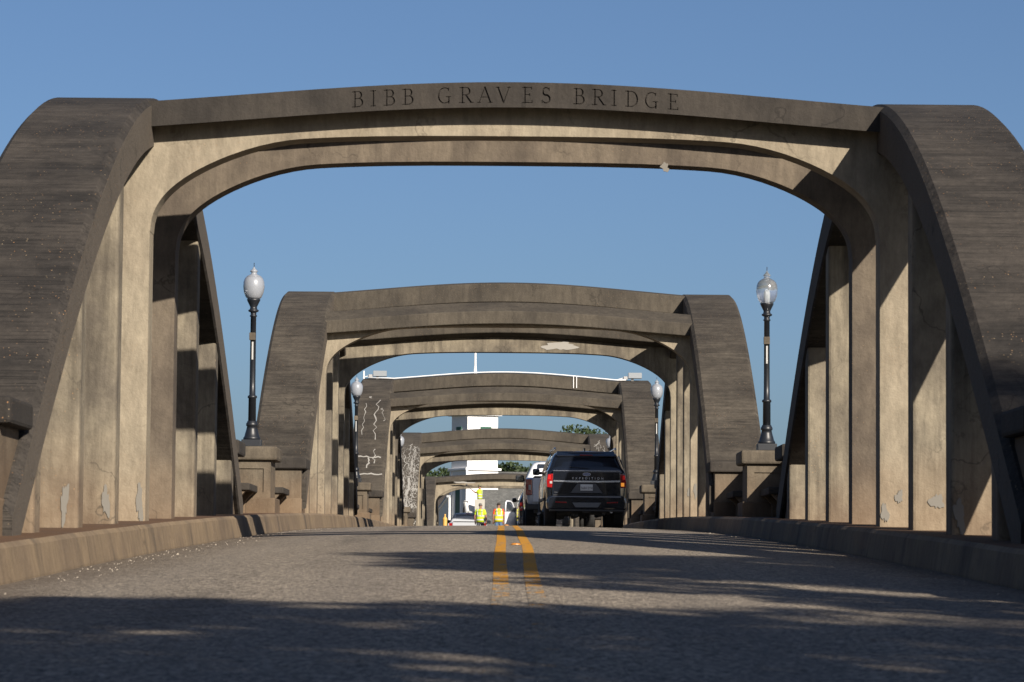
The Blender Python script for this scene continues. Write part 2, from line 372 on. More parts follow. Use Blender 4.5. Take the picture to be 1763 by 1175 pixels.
def build_arch(i, P):
    yc, H = P['y'], P['H']; z0 = zd(yc)
    root = thing('bridge_arch', (0, yc, z0), desc[i], 'bridge arch', 'concrete arches of the bridge')
    zt = lambda t: zd(yc+t)-z0+H-drop(t)          # rib top, local
    zl = lambda t: zd(yc+t)-z0
    for s in (-1, 1):
        rings = []
        ts = [-12.2+24.4*k/64 for k in range(65)]
        for t in ts:
            top = zt(t); th = .60+.02*abs(t)/12*0
            bot = top-th; c = .07
            pts = [(4.30, bot+.03), (4.30, top-c), (4.30+c, top), (5.55-c, top), (5.55, top-c), (5.55, bot+.03), (5.52, bot), (4.33, bot)]
            rings.append([(s*x, t, z) for x, z in pts])
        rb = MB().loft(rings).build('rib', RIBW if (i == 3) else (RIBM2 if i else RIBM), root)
        # thickened feet joining rib and kerb ledge are closed by end blocks
        for e in (-1, 1):
            y0, y1 = sorted((e*11.25, e*12.35)); ym = (y0+y1)/2; zb = zl(ym)
            blk = MB().box(*sorted((s*4.40, s*5.60)), y0, y1, zb-.2, zb+1.25).build('end_block', MIDC, root, bevel=.02)
            MB().box(*sorted((s*4.29, s*5.70)), y0-.10, y1+.10, zb+1.245, zb+1.48).build('block_cap', DARK, blk, bevel=.035)
            MB().box(*sorted((s*4.385, s*5.62)), y0-.05, y1+.05, zb+.2, zb+.62).build('plinth', MIDC, blk, bevel=.02)
    hy = [(k+.5)*A3*e for k in range(4) for e in (-1, 1)]
    for t in sorted(hy):
        if abs(abs(t)-P['fr']*A3) < .01: continue
        tb = zt(t)-.45
        for s in (-1, 1):
            if tb-zl(t) < .8: continue
            MB().box(*sorted((s*4.335, s*5.46)), t-.2, t+.2, zl(t)+.25, tb).build('hanger', COLM, root, bevel=.035)
    for e in (-1, 1):
        t = e*P['fr']*A3; yf = t-.2 if e < 0 else t-.2; d = .42
        zb = zl(t)
        smp = [(-5.46, .25, None), (-4.335, .25, None)]+[(4.335*x, None, None) for x in XS]+[(4.335, .25, None), (5.46, .25, None)]
        fr = []; 
        for x, lo, _ in smp:
            top = (zt(t)-.15) if abs(x) > 4.33 else zt(t)-.18+.27*upc(x)
            bot = zb+lo if lo is not None else zb+P['so']-(0 if (e < 0 or P['fr'] < 1) else .10)-sof(x)
            fr.append((x, bot, min(top, zt(t)+.2)))
        n = len(fr); vs = [(x, yf, z) for x, z, _ in fr]+[(x, yf, z) for x, _, z in fr]+[(x, yf+d, z) for x, z, _ in fr]+[(x, yf+d, z) for x, _, z in fr]
        fs = []
        for k in range(n-1):
            if abs(fr[k][0]-fr[k+1][0]) > 1e-6:
                fs.append((k, k+1, n+k+1, n+k)); fs.append((2*n+k, 3*n+k, 3*n+k+1, 2*n+k+1)); fs.append((n+k, n+k+1, 3*n+k+1, 3*n+k))
            fs.append((k, 2*n+k, 2*n+k+1, k+1))
        fs.append((0, n, 3*n, 2*n)); fs.append((n-1, 3*n-1, 4*n-1, 2*n-1))
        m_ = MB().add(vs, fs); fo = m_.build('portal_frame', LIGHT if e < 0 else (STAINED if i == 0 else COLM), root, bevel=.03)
        bm = bmesh.new(); bm.from_mesh(fo.data); bmesh.ops.remove_doubles(bm, verts=bm.verts, dist=1e-4)
        bmesh.ops.recalc_face_normals(bm, faces=bm.faces); bm.to_mesh(fo.data); bm.free()
        # cornice on the outward side
        ya, yb = t-.2-.31, t+.22+(.02 if (e < 0 and P['fr'] > 1) else .31)
        rings = []
        for k in range(41):
            x = -4.45+8.9*k/40; up = .27*upc(x)
            ztf, ztb = zt(ya)+up-.03, zt(yb)+up-.03
            rings.append([(x, ya, ztf-.30), (x, ya, ztf), (x, yb, ztb), (x, yb, ztb-.30)])
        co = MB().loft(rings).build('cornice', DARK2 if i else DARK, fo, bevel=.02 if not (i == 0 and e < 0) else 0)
        if i == 0 and e < 0: INSCR.append((co, ya, root, zt))
    if P['fr'] > 1:
        for e in (-1, 1):
            t = e*.5*A3; rings = []
            for k in range(41):
                x = -4.42+8.84*k/40; up = .29*upc(x); ya, yb = t-.33, t+.33
                rings.append([(x, ya, zt(t)-.52+up), (x, ya, zt(ya)+up-.02), (x, yb, zt(yb)+up-.02), (x, yb, zt(t)-.52+up)])
            MB().loft(rings).build('crown_beam', DARK2, root, bevel=.02)
    return root, zt, zl
roots = [build_arch(i, P) for i, P in enumerate(ARCH)]

# carved inscription: Roman capitals cut into the cornice of the first arch
def arc(cx, cy, rx, ry, a0, a1, n=12): return [(cx+rx*math.cos(R(a0+(a1-a0)*k/n)), cy+ry*math.sin(R(a0+(a1-a0)*k/n))) for k in range(n+1)]
T, t_ = .095, .042
def letter(c):
    L = []   # (polyline, widths)
    def ln(p, q_, w): L.append(([p, q_], [w, w]))
    def bowl(cx, cy, rx, ry, a0, a1, wmax=T, wmin=t_): 
        p = arc(cx, cy, rx, ry, a0, a1, 12); L.append((p, [wmin+(wmax-wmin)*abs(math.cos(R(a0+(a1-a0)*k/12)))**1.5 for k in range(13)]))
    def serif(x, y, w=.16): ln((x-w, y), (x+w, y), t_)
    if c in 'BRDIE':
        ln((.16, .0), (.16, 1), T); serif(.15, .03, .15); serif(.15, .97, .15)
    if c == 'I': return L, .32
    if c == 'B':
        ln((.16, .97), (.38, .97), t_); bowl(.38, .755, .17, .215, 90, -90); ln((.16, .54), (.4, .54), t_)
        bowl(.40, .285, .22, .255, 90, -90); ln((.16, .03), (.4, .03), t_); return L, .66
    if c == 'R':
        ln((.16, .97), (.40, .97), t_); bowl(.40, .74, .2, .23, 90, -90); ln((.16, .51), (.40, .51), t_)
        ln((.36, .51), (.70, .03), T); serif(.74, .03, .10); return L, .82
    if c == 'D':
        ln((.16, .97), (.36, .97), t_); bowl(.36, .5, .36, .47, 90, -90); ln((.16, .03), (.36, .03), t_); return L, .78
    if c == 'E':
        ln((.16, .97), (.56, .97), t_); ln((.56, .84), (.56, .99), t_); ln((.16, .52), (.46, .52), t_); ln((.46, .44), (.46, .6), t_)
        ln((.16, .03), (.60, .03), t_); ln((.60, .01), (.60, .17), t_); return L, .66
    if c == 'A':
        ln((.08, 0), (.42, 1), t_*1.2); ln((.42, 1), (.78, 0), T); ln((.22, .36), (.64, .36), t_); serif(.09, .03, .10); serif(.78, .03, .12); return L, .90
    if c == 'V':
        ln((.10, 1), (.45, 0), T); ln((.45, 0), (.78, 1), t_*1.2); serif(.10, .97, .12); serif(.78, .97, .10); return L, .88
    if c == 'G':
        bowl(.46, .5, .38, .48, 55, 318); ln((.70, .0), (.70, .40), T); serif(.68, .42, .14); ln((.68, .78), (.70, .97), t_); return L, .84
    if c == 'S':
        p = arc(.32, .74, .2, .24, 40, 270, 10)+arc(.32, .27, .22, .25, 90, -140, 10)[0:]
        L.append((p, [t_+.02+(T-t_)*math.sin(math.pi*min(1, k/21.))**2 for k in range(len(p))])); ln((.50, .8), (.5, .98), t_); ln((.08, .02), (.08, .2), t_); return L, .60
co, ya, root1, ztf = INSCR[0]
PX = [('B', 88), ('I', 178), ('B', 243), ('B', 333), ('G', 502), ('R', 612), ('A', 700), ('V', 790), ('E', 917), ('S', 1008),
      ('B', 1168), ('R', 1258), ('I', 1352), ('D', 1420), ('G', 1512), ('E', 1628)]
hL = .19; cut = MB(); faces = []
for c, px in PX:
    strokes, wd = letter(c); face = MB(); faces.append(face)
    X0 = (570+px/2.798-887)*U*.985; 
    for pl, ws in strokes:
        for (p, q2), (w0, w1) in zip(zip(pl, pl[1:]), zip(ws, ws[1:])):
            d = Vector((q2[0]-p[0], q2[1]-p[1])); 
            if d.length < 1e-6: continue
            d.normalize(); nn = Vector((-d.y, d.x)); e_ = d*.012
            quad = [Vector(p)-e_+nn*w0/2, Vector(q2)+e_+nn*w1/2, Vector(q2)+e_-nn*w1/2, Vector(p)-e_-nn*w0/2]
            poly = []
            for k in quad:
                X = X0+k.x*hL*1.03; zb_ = ztf(-1.5-.51)+.27*upc(X)-.03-.30+.055
                poly.append((X, zb_+k.y*hL))
            cut.prism(poly, ya-.03, ya+.03); face.add([(a, ya+.024, b_) for a, b_ in poly], [(0, 1, 2, 3)])
cm = cut.mesh('cut'); co2 = bpy.data.objects.new('cut', cm); C.objects.link(co2); co2.location = root1.location
bpy.context.view_layer.update()
md = co.modifiers.new('b', 'BOOLEAN'); md.operation = 'DIFFERENCE'; md.solver = 'EXACT'; md.use_self = True; md.object = co2
try:
    dg = bpy.context.evaluated_depsgraph_get(); nm = bpy.data.meshes.new_from_object(co.evaluated_get(dg))
    ok = len(nm.polygons) > 500
except Exception: ok = False
co.modifiers.remove(md); bpy.data.objects.remove(co2)
if ok: nm.materials.clear(); nm.materials.append(DARK); co.data = nm
else: print('BOOLEAN FAILED')
for face in faces:
    face.v = [(x, y-(0 if ok else .027), z) for x, y, z in face.v]
    face.build('carved_letter', GROOVE, co, fix=False)

# mineral crusts and repair patches (thin lumps on the concrete, parts of their arch)
def rib_pt(i, s, x, t): return (s*x, t, roots[i][1](t)+.006)
def crust(i, s, lines):
    b = MB()
    for pts, wdt in lines:
        pts = [(x+random.uniform(-.02, .02), t+random.uniform(-.05, .05)) for x, t in pts]
        vs = []; 
        for k, (x, t) in enumerate(pts):
            a = pts[max(0, k-1)]; c = pts[min(len(pts)-1, k+1)]; d = Vector((c[0]-a[0], c[1]-a[1])).normalized(); nn = Vector((-d.y, d.x))*wdt*random.uniform(.15, .5)
            for sg in (1, -1):
                xx, tt = x+nn.x*sg, t+nn.y*sg*3; vs.append(rib_pt(i, s, xx, tt))
        b.add(vs, [(2*k, 2*k+1, 2*k+3, 2*k+2) for k in range(len(pts)-1)])
    rb = [o for o in roots[i][0].children if o.name.startswith('rib')][0 if s < 0 else 1]
    o = b.build('mineral_streak', MINERAL, rb, fix=False); md = o.modifiers.new('s', 'SOLIDIFY'); md.thickness = .012; md.offset = 1
def wig(x0, t0, x1, t1, n=10, a=.05): return [(x0+(x1-x0)*k/n+random.uniform(-a, a), t0+(t1-t0)*k/n) for k in range(n+1)]
crust(2, -1, [(wig(5.2, -5.6, 5.25, -8.2), .035), (wig(4.75, -5.2, 4.8, -8.6, 14, .07), .05), (wig(4.6, -6.0, 4.45, -7.2), .025),
              (wig(4.45, -9.75, 5.3, -9.7, 8, .0), .03), (wig(4.7, -9.2, 4.7, -10.1, 6), .04), (wig(4.9, -9.8, 4.95, -10.4, 6), .06), (wig(4.4, -10.75, 5.4, -10.75, 8, 0), .03),
              (wig(5.1, -4.9, 5.0, -5.0, 3), .05)])
ls = []
for k in range(70):
    x = random.uniform(4.45, 5.35); t = random.uniform(-10.6, -4.2); L_ = random.uniform(.5, 1.6); ls.append((wig(x, t, x+random.uniform(-.06, .06), max(-11.2, t-L_), 7, .06), random.uniform(.015, .05)))
ls += [(wig(4.8, -8.6, 4.75, -11.1, 8, .06), .13), (wig(4.62, -10.9, 4.5, -11.1, 5, .02), .13)]
crust(3, -1, ls); crust(3, 1, [(wig(random.uniform(4.5, 5.3), t, random.uniform(4.5, 5.3), t-.9, 6, .06), .03) for t in np.linspace(-3.5, -7, 14)])
def blob(name, cx, cz, rx, rz, y, parent, m, seed=1, th=.012):
    rr = random.Random(seed); n = 34; ph = [rr.uniform(0, 6.28) for _ in range(5)]; F = lambda a: .72+.16*math.sin(2*a+ph[0])+.12*math.sin(3*a+ph[1])+.09*math.sin(5*a+ph[2])+.07*math.sin(9*a+ph[3])+rr.uniform(-.05, .05); poly = [(cx+rx*math.cos(2*math.pi*k/n)*f_, cz+rz*math.sin(2*math.pi*k/n)*f_) for k in range(n) for f_ in [F(2*math.pi*k/n)]]
    return MB().prism(poly, y-th, y+.01).build(name, m, parent, bevel=0)
def frames(i): return [o for o in roots[i][0].children if o.name.startswith('portal_frame')]
def loc_z(i, t, ypx, d): return (992-ypx)*d*U-zd(ARCH[i]['y'])
fr2 = frames(1); blob('repair_patch', (963-873)*2.24*U, 4.93, .52, .17, 4.5-.2, fr2[1], MINERAL, 3)
fr1 = frames(0); blob('spalled_patch', (1147-885)*1.07*U, 4.90, .075, .07, 1.5-.2, fr1[1], PATCH, 5)
fr5 = frames(4)
blob('repair_patch', -2.55, 5.02, .85, .07, -1.5-.56, fr5[0], MINERAL, 9)
for (xx, zz, s_, h_) in [(-4.36, .55, 'a', .22), ]:
    pass
def colpatch(i, k, x, z, rx, rz, seed, t=None, nm='repair_patch'):
    t = k*A3 if t is None else t; ch = None
    for o in roots[i][0].children:
        if o.name.startswith('hanger') or o.name.startswith('portal_frame'):
            ys_ = [v_.co.y for v_ in o.data.vertices]; xs_ = [v_.co.x for v_ in o.data.vertices]
            if abs(sum(ys_)/len(ys_)-t) < .15 and (min(xs_) <= x <= max(xs_)): ch = o
    if ch: blob(nm, x, z+zd(ARCH[i]['y']+t)-zd(ARCH[i]['y']), rx, rz, t-.2, ch, PATCH, seed)
colpatch(0, -1.5, -4.43, .55, .055, .22, 11); colpatch(0, -.5, -4.40, .52, .05, .32, 12)
colpatch(0, -1.5, 4.60, .62, .09, .12, 13); colpatch(0, -.5, 4.56, .66, .055, .11, 14); colpatch(0, -.5, 4.39, .47, .055, .16, 16)
colpatch(0, -2.5, -4.47, .55, .05, .25, 15); colpatch(0, -2.5, 4.42, .5, .07, .22, 17)
colpatch(1, -.5, 4.5, .95, .07, .22, 18); colpatch(1, -1.5, 4.45, .95, .07, .2, 19)

# ------------------------------------------------------------------ pier bays: parapet, lamp pedestal, benches
ends = [(P['y']-12.35, P['y']+12.35) for P in ARCH]
bays = [(14.0, ends[0][0])]+[(ends[i][1], ends[i+1][0]) for i in range(4)]+[(ends[4][1], 226.0)]
bn = ['before the first arch', 'and benches between the first and second arches', 'between the second and third arches', 'between the third and fourth arches', 'between the fourth and fifth arches', 'past the farthest arch']
def lamp_proto():
    r = thing('street_lamp', (0, 0, 0), 'street lamp', 'street lamp', 'street lamps on the bridge parapets')
    p = MB().box(-.18, .18, -.18, .18, 0, .13)
    p.build('lamp_base', IRON, r, bevel=.012)
    MB().lathe([(.155, .13), (.16, .15), (.158, .17), (.14, .19), (.125, .25), (.105, .32), (.092, .38), (.105, .385), (.11, .40), (.11, .43), (.095, .45), (.088, .47), (.08, .48)], n=24).build('base_bell', IRON, r, smooth=True)
    MB().lathe([(.073, .47), (.070, .90), (.085, .905), (.088, .925), (.085, .945), (.058, .96), (.055, 1.2), (.052, 2.42), (.068, 2.425), (.068, 2.445), (.054, 2.45), (.054, 2.50), (.095, 2.52), (.098, 2.545), (.07, 2.56), (.062, 2.60), (.09, 2.66), (.12, 2.72), (.127, 2.745), (.11, 2.75)], n=20).build('pole', IRON, r, smooth=True)
    MB().box(-.065, .05, -.10, -.045, 1.98, 2.12).build('junction_box', MIDC, r, bevel=.008)
    MB().box(-.018, .012, -.062, -.05, 1.62, 1.95).build('sticker', mat('torn_white_sticker', (.35, .35, .34), .7), r)
    gl = MB().lathe([(.105, 2.745), (.15, 2.79), (.185, 2.88), (.20, 2.98), (.195, 3.07), (.17, 3.135), (.145, 3.165)], n=28).build('globe', GLOBE, r, smooth=True)
    MB().lathe([(.145, 3.163), (.13, 3.18), (.09, 3.20), (.055, 3.22), (.05, 3.25), (.07, 3.262), (.072, 3.275), (.045, 3.30), (.02, 3.33), (.012, 3.35), (.004, 3.355)], n=20).build('globe_cap', GLOBE, r, smooth=True)
    MB().lathe([(.03, 2.75), (.04, 2.80), (.04, 2.95), (.02, 3.0)], n=10).build('bulb', WHITE, r, smooth=True)
    return r
lamp0 = lamp_proto(); lamp_used = [False]
lamp_lab = {(1, -1): 'black iron lamp with frosted globe and thin spike, nearest on the left parapet',
            (1, 1): 'black iron lamp with clearer glass globe, nearest on the right parapet',
            (2, -1): 'black lamp post at the left of the third arch, beside its white-streaked rib',
            (2, 1): 'black lamp post seen through the second arch on the right, beside the third arch rib',
            (3, -1): 'small distant lamp, white globe peeking out left of the mineral-crusted fourth rib',
            (3, 1): 'small distant lamp, pale globe peeking out right of the fourth arch, above the black SUV',
            (4, -1): 'most distant lamp post on the left parapet, before the farthest arch',
            (4, 1): 'most distant lamp post on the right parapet, before the farthest arch'}
for bi, (ya_, yb_) in enumerate(bays):
    for s in (-1, 1):
        yp = (ya_+yb_)/2-.3 if 0 < bi < 5 else ((ya_+yb_)/2)
        z0 = zd(yp); side = 'left' if s < 0 else 'right'
        root = thing('parapet_bay', (0, yp, z0), '%s concrete parapet with pedestal %s' % (side, bn[bi]), 'parapet', 'parapet bays on the piers')
        za, zb = zd(ya_)-z0, zd(yb_)-z0
        rings = [[(s*5.19, y, z+.25), (s*5.19, y, z+1.22), (s*5.45, y, z+1.22), (s*5.45, y, z+.25)] for y, z in ((ya_-yp+.1, za), (yb_-yp-.1, zb))]
        MB().loft(rings).build('parapet_wall', MIDC, root)
        rings = [[(s*5.10, y, z+1.215), (s*5.10, y, z+1.44), (s*5.54, y, z+1.44), (s*5.54, y, z+1.215)] for y, z in ((ya_-yp+.12, za), (yb_-yp-.12, zb))]
        MB().loft(rings).build('coping', DARK, root, bevel=.03)
        pd = MB(); h0, h1 = -.58, .58
        # pedestal body with a recessed panel on its faces
        xi, xo = s*4.40, s*5.16
        bx0, bx1 = sorted((xi, xo)); pd.box(bx0, bx1, h0+.03, h1-.03, .2, 1.275)
        fw = .13
        for yy0, yy1 in ((h0, h0+.03), (h1-.03, h1)):
            pd.box(bx0, bx0+fw, yy0, yy1, .55, 1.275); pd.box(bx1-fw, bx1, yy0, yy1, .55, 1.275)
            pd.box(bx0+fw, bx1-fw, yy0, yy1, 1.12, 1.275); pd.box(bx0+fw, bx1-fw, yy0, yy1, .55, .68)
        po = pd.build('pedestal', MIDC, root)
        MB().box(*sorted((s*4.28, s*5.40)), h0-.10, h1+.10, 1.27, 1.53).build('pedestal_cap', MIDC, po, bevel=.045)
        MB().box(*sorted((s*4.31, s*5.36)), h0-.06, h1+.06, .2, .58).build('plinth', MIDC, po, bevel=.025)
        if 0 < bi < 5:
            for (b0, b1) in ((ya_-yp+.12, ya_-yp+1.9), (-2.45, -.55), (.55, 2.45), (yb_-yp-2.0, yb_-yp-.12)):
                zz = zd(yp+(b0+b1)/2)-z0
                bo = MB().box(*sorted((s*4.64, s*5.20)), b0, b1, zz+.70, zz+.83).build('bench_seat', DARK, root, bevel=.02)
                for yy in (b0+.06, b1-.26):
                    poly = [(s*5.18, zz+.25), (s*5.18, zz+.705), (s*4.70, zz+.705), (s*4.84, zz+.55), (s*4.84, zz+.25)]
                    MB().prism(poly, yy, yy+.22).build('bench_bracket', MIDC, bo, bevel=.01)
            lp = lamp0 if not lamp_used[0] else copy_tree(lamp0); lamp_used[0] = True
            lp.location = (s*4.78, yp-.30, z0+1.53); lp['label'] = lamp_lab[(bi, s)]
            if bi == 1 and s > 0:
                for ch in lp.children:
                    if ch.name.startswith('globe'): ch.data = ch.data.copy(); ch.data.materials[0] = GLOBE2
            if bi == 1 and s < 0:
                MB().lathe([(.007, 3.35), (.006, 3.43)], n=6).build('finial', IRON, lp)

# raised road markers
for k, (x, y) in enumerate([(.035, 36.8), (-.02, 72)]):
    o = MB().lathe([(.055, 0), (.05, .012), (.035, .02), (.0, .021)], n=12).build('road_marker', AMBL if 0 else mat('amber_marker', (.40, .16, .02), .4), None)
    o.location = (x, y, zr(x, y)+.004); o.scale = (1.1, .9, 1)
    tag(o, ['small amber reflector on the road between the two yellow lines, nearer one', 'small amber reflector on the road crest between the yellow lines'][k], 'road marker', 'amber road reflectors')
# grit and gravel in the gutters
b = MB()
for k in range(420):
    s = -1 if random.random() < .72 else 1; y = random.uniform(22, 62); x = s*(3.84-abs(random.gauss(0, .28))); r = random.uniform(.003, .010)*(2.0 if random.random() < .06 else 1); z = zr(x, y)+r*.5
    a = random.random()*3; dx, dy = r*math.cos(a), r*math.sin(a)
    b.add([(x+dx, y+dy, z-r*.5), (x-dy, y+dx, z-r*.5), (x-dx, y-dy, z-r*.5), (x+dy, y-dx, z-r*.5), (x+r*.2, y, z+r*.6)], [(0, 1, 4), (1, 2, 4), (2, 3, 4), (3, 0, 4)])
tag(b.build('gravel', mat('pale_grit', (.32, .28, .23), .9)), 'loose pale grit scattered along the gutters', 'gravel', kind='stuff')

# ------------------------------------------------------------------ vehicles (built with their rear at local y=0, facing +Y)
def wheel(parent, x, y, r=.42, wdt=.29):
    t = MB().lathe([(r*.62, x-wdt/2), (r*.93, x-wdt/2), (r, x-wdt/2+.04), (r*1.005, x), (r, x+wdt/2-.04), (r*.93, x+wdt/2), (r*.62, x+wdt/2)], cx=y, cy=r, n=32, axis='x')
    w_ = t.build('wheel', TYRE, parent, smooth=False, bevel=0)
    sx = 1 if x > 0 else -1; rm = MB().lathe([(.03, x+sx*wdt*.30), (r*.60, x+sx*wdt*.36), (r*.64, x+sx*wdt*.48)], cx=y, cy=r, n=24, axis='x')
    for k in range(6):
        a = k*math.pi/3; c_, s_ = math.cos(a), math.sin(a); xx = x+sx*wdt*.44
        rm.add([(xx, y+c_*.04-s_*.04, r+s_*.04+c_*.04), (xx, y+c_*.04+s_*.04, r+s_*.04-c_*.04), (xx-.02*sx, y+c_*r*.6+s_*.03, r+s_*r*.6-c_*.03), (xx-.02*sx, y+c_*r*.6-s_*.03, r+s_*r*.6+c_*.03)], [(0, 1, 2, 3)])
    rm.build('rim', RIMM, w_, smooth=False)
    return w_
def ring(y, zb, zbelt, zt, wl, wb, wt, belt_in=.03):
    """closed cross-section; right half then mirrored"""
    zt = max(zt, zbelt+.02)
    h = [(wl*.86, zb), (wl*.985, zb+.06), (wl, zb+.2), (wb, (zb+.2+zbelt)*.5+.08), (wb-.02, zbelt-.06), (wb-belt_in, zbelt),
         (wt+(wb-belt_in-wt)*.12, zt-.10 if zt-zbelt > .15 else zbelt+(zt-zbelt)*.6), (wt-.05, zt-.03 if zt-zbelt > .15 else zt-.004), (wt-.20, zt), (0.001, zt+.012)]
    return [(x, y, z) for x, z in h]+[(-x, y, z) for x, z in h[::-1]]
def body_from(rows, m, parent, name='body', sub=1):
    rings = [ring(*r) for r in rows]; o = MB().loft(rings).build(name, m, parent, smooth=True)
    # keep end caps crisp
    q_ = o.modifiers.new('sub', 'SUBSURF'); q_.levels = sub; q_.render_levels = sub
    return o
def quadpanel(name, pts, m, parent, th=.012, bevel=.004):
    a, b_, c, d = [Vector(p) for p in pts]; n = (b_-a).cross(d-a).normalized()*th
    vs = [a, b_, c, d, a+n, b_+n, c+n, d+n]
    return MB().add(vs, [(0, 1, 2, 3), (4, 5, 6, 7), (0, 1, 5, 4), (1, 2, 6, 5), (2, 3, 7, 6), (3, 0, 4, 7)]).build(name, m, parent, bevel=bevel)
def slab(name, poly, y0, y1, m, parent, bevel=.01, sub=0):
    return MB().prism(poly, y0, y1).build(name, m, parent, bevel=bevel, seg=3)
def mirror(parent, s, y, z, m, w=.27, h=.24, x0=1.0):
    o = MB().box(*sorted((s*(x0+.06), s*(x0+.06+w))), y, y+.12, z, z+h).build('wing_mirror', m, parent, bevel=.04, seg=3)
    MB().box(*sorted((s*(x0-.08), s*(x0+.10))), y+.03, y+.08, z+.02, z+.09).build('mirror_arm', PLAST, o)
    MB().box(*sorted((s*(x0+.09), s*(x0+.03+w))), y-.006, y, z+.03, z+h-.03).build('mirror_glass', GLASSD, o)
def underside(parent, L, wy):
    b = MB(); b.box(-.75, .75, .25, L-.3, .42, .6); b.box(-.8, .8, wy-.06, wy+.06, .34, .46)
    b.lathe([(.05, wy-.1), (.16, wy-.05), (.16, wy+.12), (.05, wy+.16)], cx=0, cy=.40, n=12, axis='y')
    b.tube([(.45, .2, .38), (.5, 1.2, .36), (.4, 2.6, .34)], .05); b.tube([(-.3, .5, .33), (-.25, 2.4, .34)], .035)
    b.box(-.08, .08, .0, .5, .38, .47)
    return b.build('chassis', STEEL, parent)

def suv(loc, rz, label, paint, detail=True, name='suv', refl=True):
    r = thing(name, loc, label, 'SUV', None, rz)
    rows = [(0.03, .50, 1.16, 1.19, .93, .955, .93), (.0+.10, .46, 1.40, 1.43, .96, .99, .90), (.16, .45, 1.42, 1.50, .97, 1.0, .89), (.30, .44, 1.42, 1.72, .98, 1.0, .83),
            (.40, .42, 1.42, 1.86, .985, 1.005, .80), (.50, .42, 1.42, 1.91, .99, 1.01, .795), (.80, .84, 1.42, 1.93, .99, 1.01, .79), (1.62, .84, 1.41, 1.935, .99, 1.01, .79),
            (1.75, .38, 1.41, 1.935, .99, 1.01, .79), (3.3, .38, 1.38, 1.90, .99, 1.01, .79), (3.5, .38, 1.36, 1.84, .99, 1.01, .78), (3.72, .38, 1.33, 1.60, .99, 1.01, .80), (3.95, .80, 1.28, 1.33, .99, 1.0, .84),
            (4.75, .80, 1.22, 1.26, .98, .99, .84), (4.85, .42, 1.18, 1.22, .97, .98, .82), (5.2, .45, 1.05, 1.10, .9, .92, .78), (5.3, .5, .95, .98, .8, .83, .7)]
    bd = body_from(rows, paint, r)
    # hatch glass with the slanted C profile
    gl = quadpanel('rear_window', [(-.80, .135, 1.44), (.80, .135, 1.44), (.69, .375, 1.79), (-.69, .375, 1.79)], GLASSD, r, -.02)
    quadpanel('spoiler', [(-.74, .30, 1.80), (.74, .30, 1.80), (.72, .55, 1.925), (-.72, .55, 1.925)], paint, r, -.03, .012)
    slab('brake_light', [(-.16, 1.805), (.16, 1.805), (.16, 1.825), (-.16, 1.825)], .285, .32, REDL, r, .003)
    for s in (-1, 1):
        tl = slab('taillight', [(s*.985, 1.0), (s*1.0, 1.15), (s*.97, 1.32), (s*.83, 1.34), (s*.845, 1.15), (s*.86, .99)], .0, .42, REDL, r, .012)
        slab('lamp_glow', [(s*.86, 1.09), (s*.92, 1.09), (s*.92, 1.15), (s*.86, 1.15)] if s < 0 else [(s*.86, 1.03), (s*.94, 1.03), (s*.94, 1.12), (s*.86, 1.12)], -.012, .01, CLEARL if s < 0 else AMBL, tl, .003)
        slab('lamp_glow', [(s*.90, 1.2), (s*.96, 1.2), (s*.95, 1.30), (s*.90, 1.30)], -.01, .01, REDG, tl, .003)
        if refl: slab('reflector', [(s*.50, .60), (s*.78, .615), (s*.78, .645), (s*.50, .635)], -.105, -.05, REDL, r, .003)
        mirror(r, s, 3.35, 1.40, paint, .18, .17, .96)
        MB().tube([(s*.76, .55, 1.97), (s*.76, .7, 2.0), (s*.76, 3.1, 2.0), (s*.76, 3.3, 1.95)], .022).build('roof_rail', CHROME, r, smooth=True)
        quadpanel('side_window', [(s*.985, .60, 1.46), (s*.985, 3.25, 1.43), (s*.86, 3.0, 1.80), (s*.86, .70, 1.84)], GLASSD, r, .012*(-s))
        MB().prism([(1.05, 0.70), (3.6, .70), (3.6, .76), (1.05, .76)], *sorted((s*1.0, s*1.03)), axis='x').build('side_trim', PLAST, r)
        MB().box(*sorted((s*.96, s*1.06)), 1.9, 3.75, .36, .42).build('running_board', PLAST, r, bevel=.01)
    quadpanel('windscreen', [(-.78, 3.92, 1.36), (-.72, 3.42, 1.85), (.72, 3.42, 1.85), (.78, 3.92, 1.36)], GLASSD, r, .02)
    slab('tailgate_panel', [(-.86, .74), (.86, .74), (.84, 1.405), (-.84, 1.405)], -.01, .12, paint, r, .02)
    slab('trim_bar', [(-.83, 1.135), (-.30, 1.12), (.30, 1.12), (.83, 1.135), (.83, 1.175), (.30, 1.165), (-.30, 1.165), (-.83, 1.175)], -.028, .0, CHROME, r, .004)
    slab('window_trim', [(-.84, 1.405), (.84, 1.405), (.84, 1.418), (-.84, 1.418)], -.02, .10, CHROME, r, .003)
    slab('plate_recess', [(-.40, .86), (.40, .86), (.23, 1.095), (-.23, 1.095)], -.02, -.005, mat('grey_recess', (.05, .055, .065), .4), r, .006)
    pl = slab('licence_plate', [(-.155, .92), (.155, .92), (.155, 1.075), (-.155, 1.075)], -.034, -.02, PLATE, r, .004)
    put_text('plate_number', '56B12Y4', .085, (0, -.037, .955), PLAST, pl, .95)
    bm_ = [(-.98, .44), (.98, .44), (1.0, .62), (.97, .76), (.86, .80), (-.86, .80), (-.97, .76), (-1.0, .62)]
    bp = slab('bumper', bm_, -.10, .42, paint, r, .045)
    slab('bumper_step', [(-.84, .795), (.84, .795), (.84, .812), (-.84, .812)], -.09, .05, PLAST, bp, .004)
    slab('bumper_skid', [(-.28, .50), (.28, .50), (.36, .62), (-.36, .62)], -.112, -.09, mat('grey_skid', (.10, .11, .125), .35, metal=.4), bp, .006)
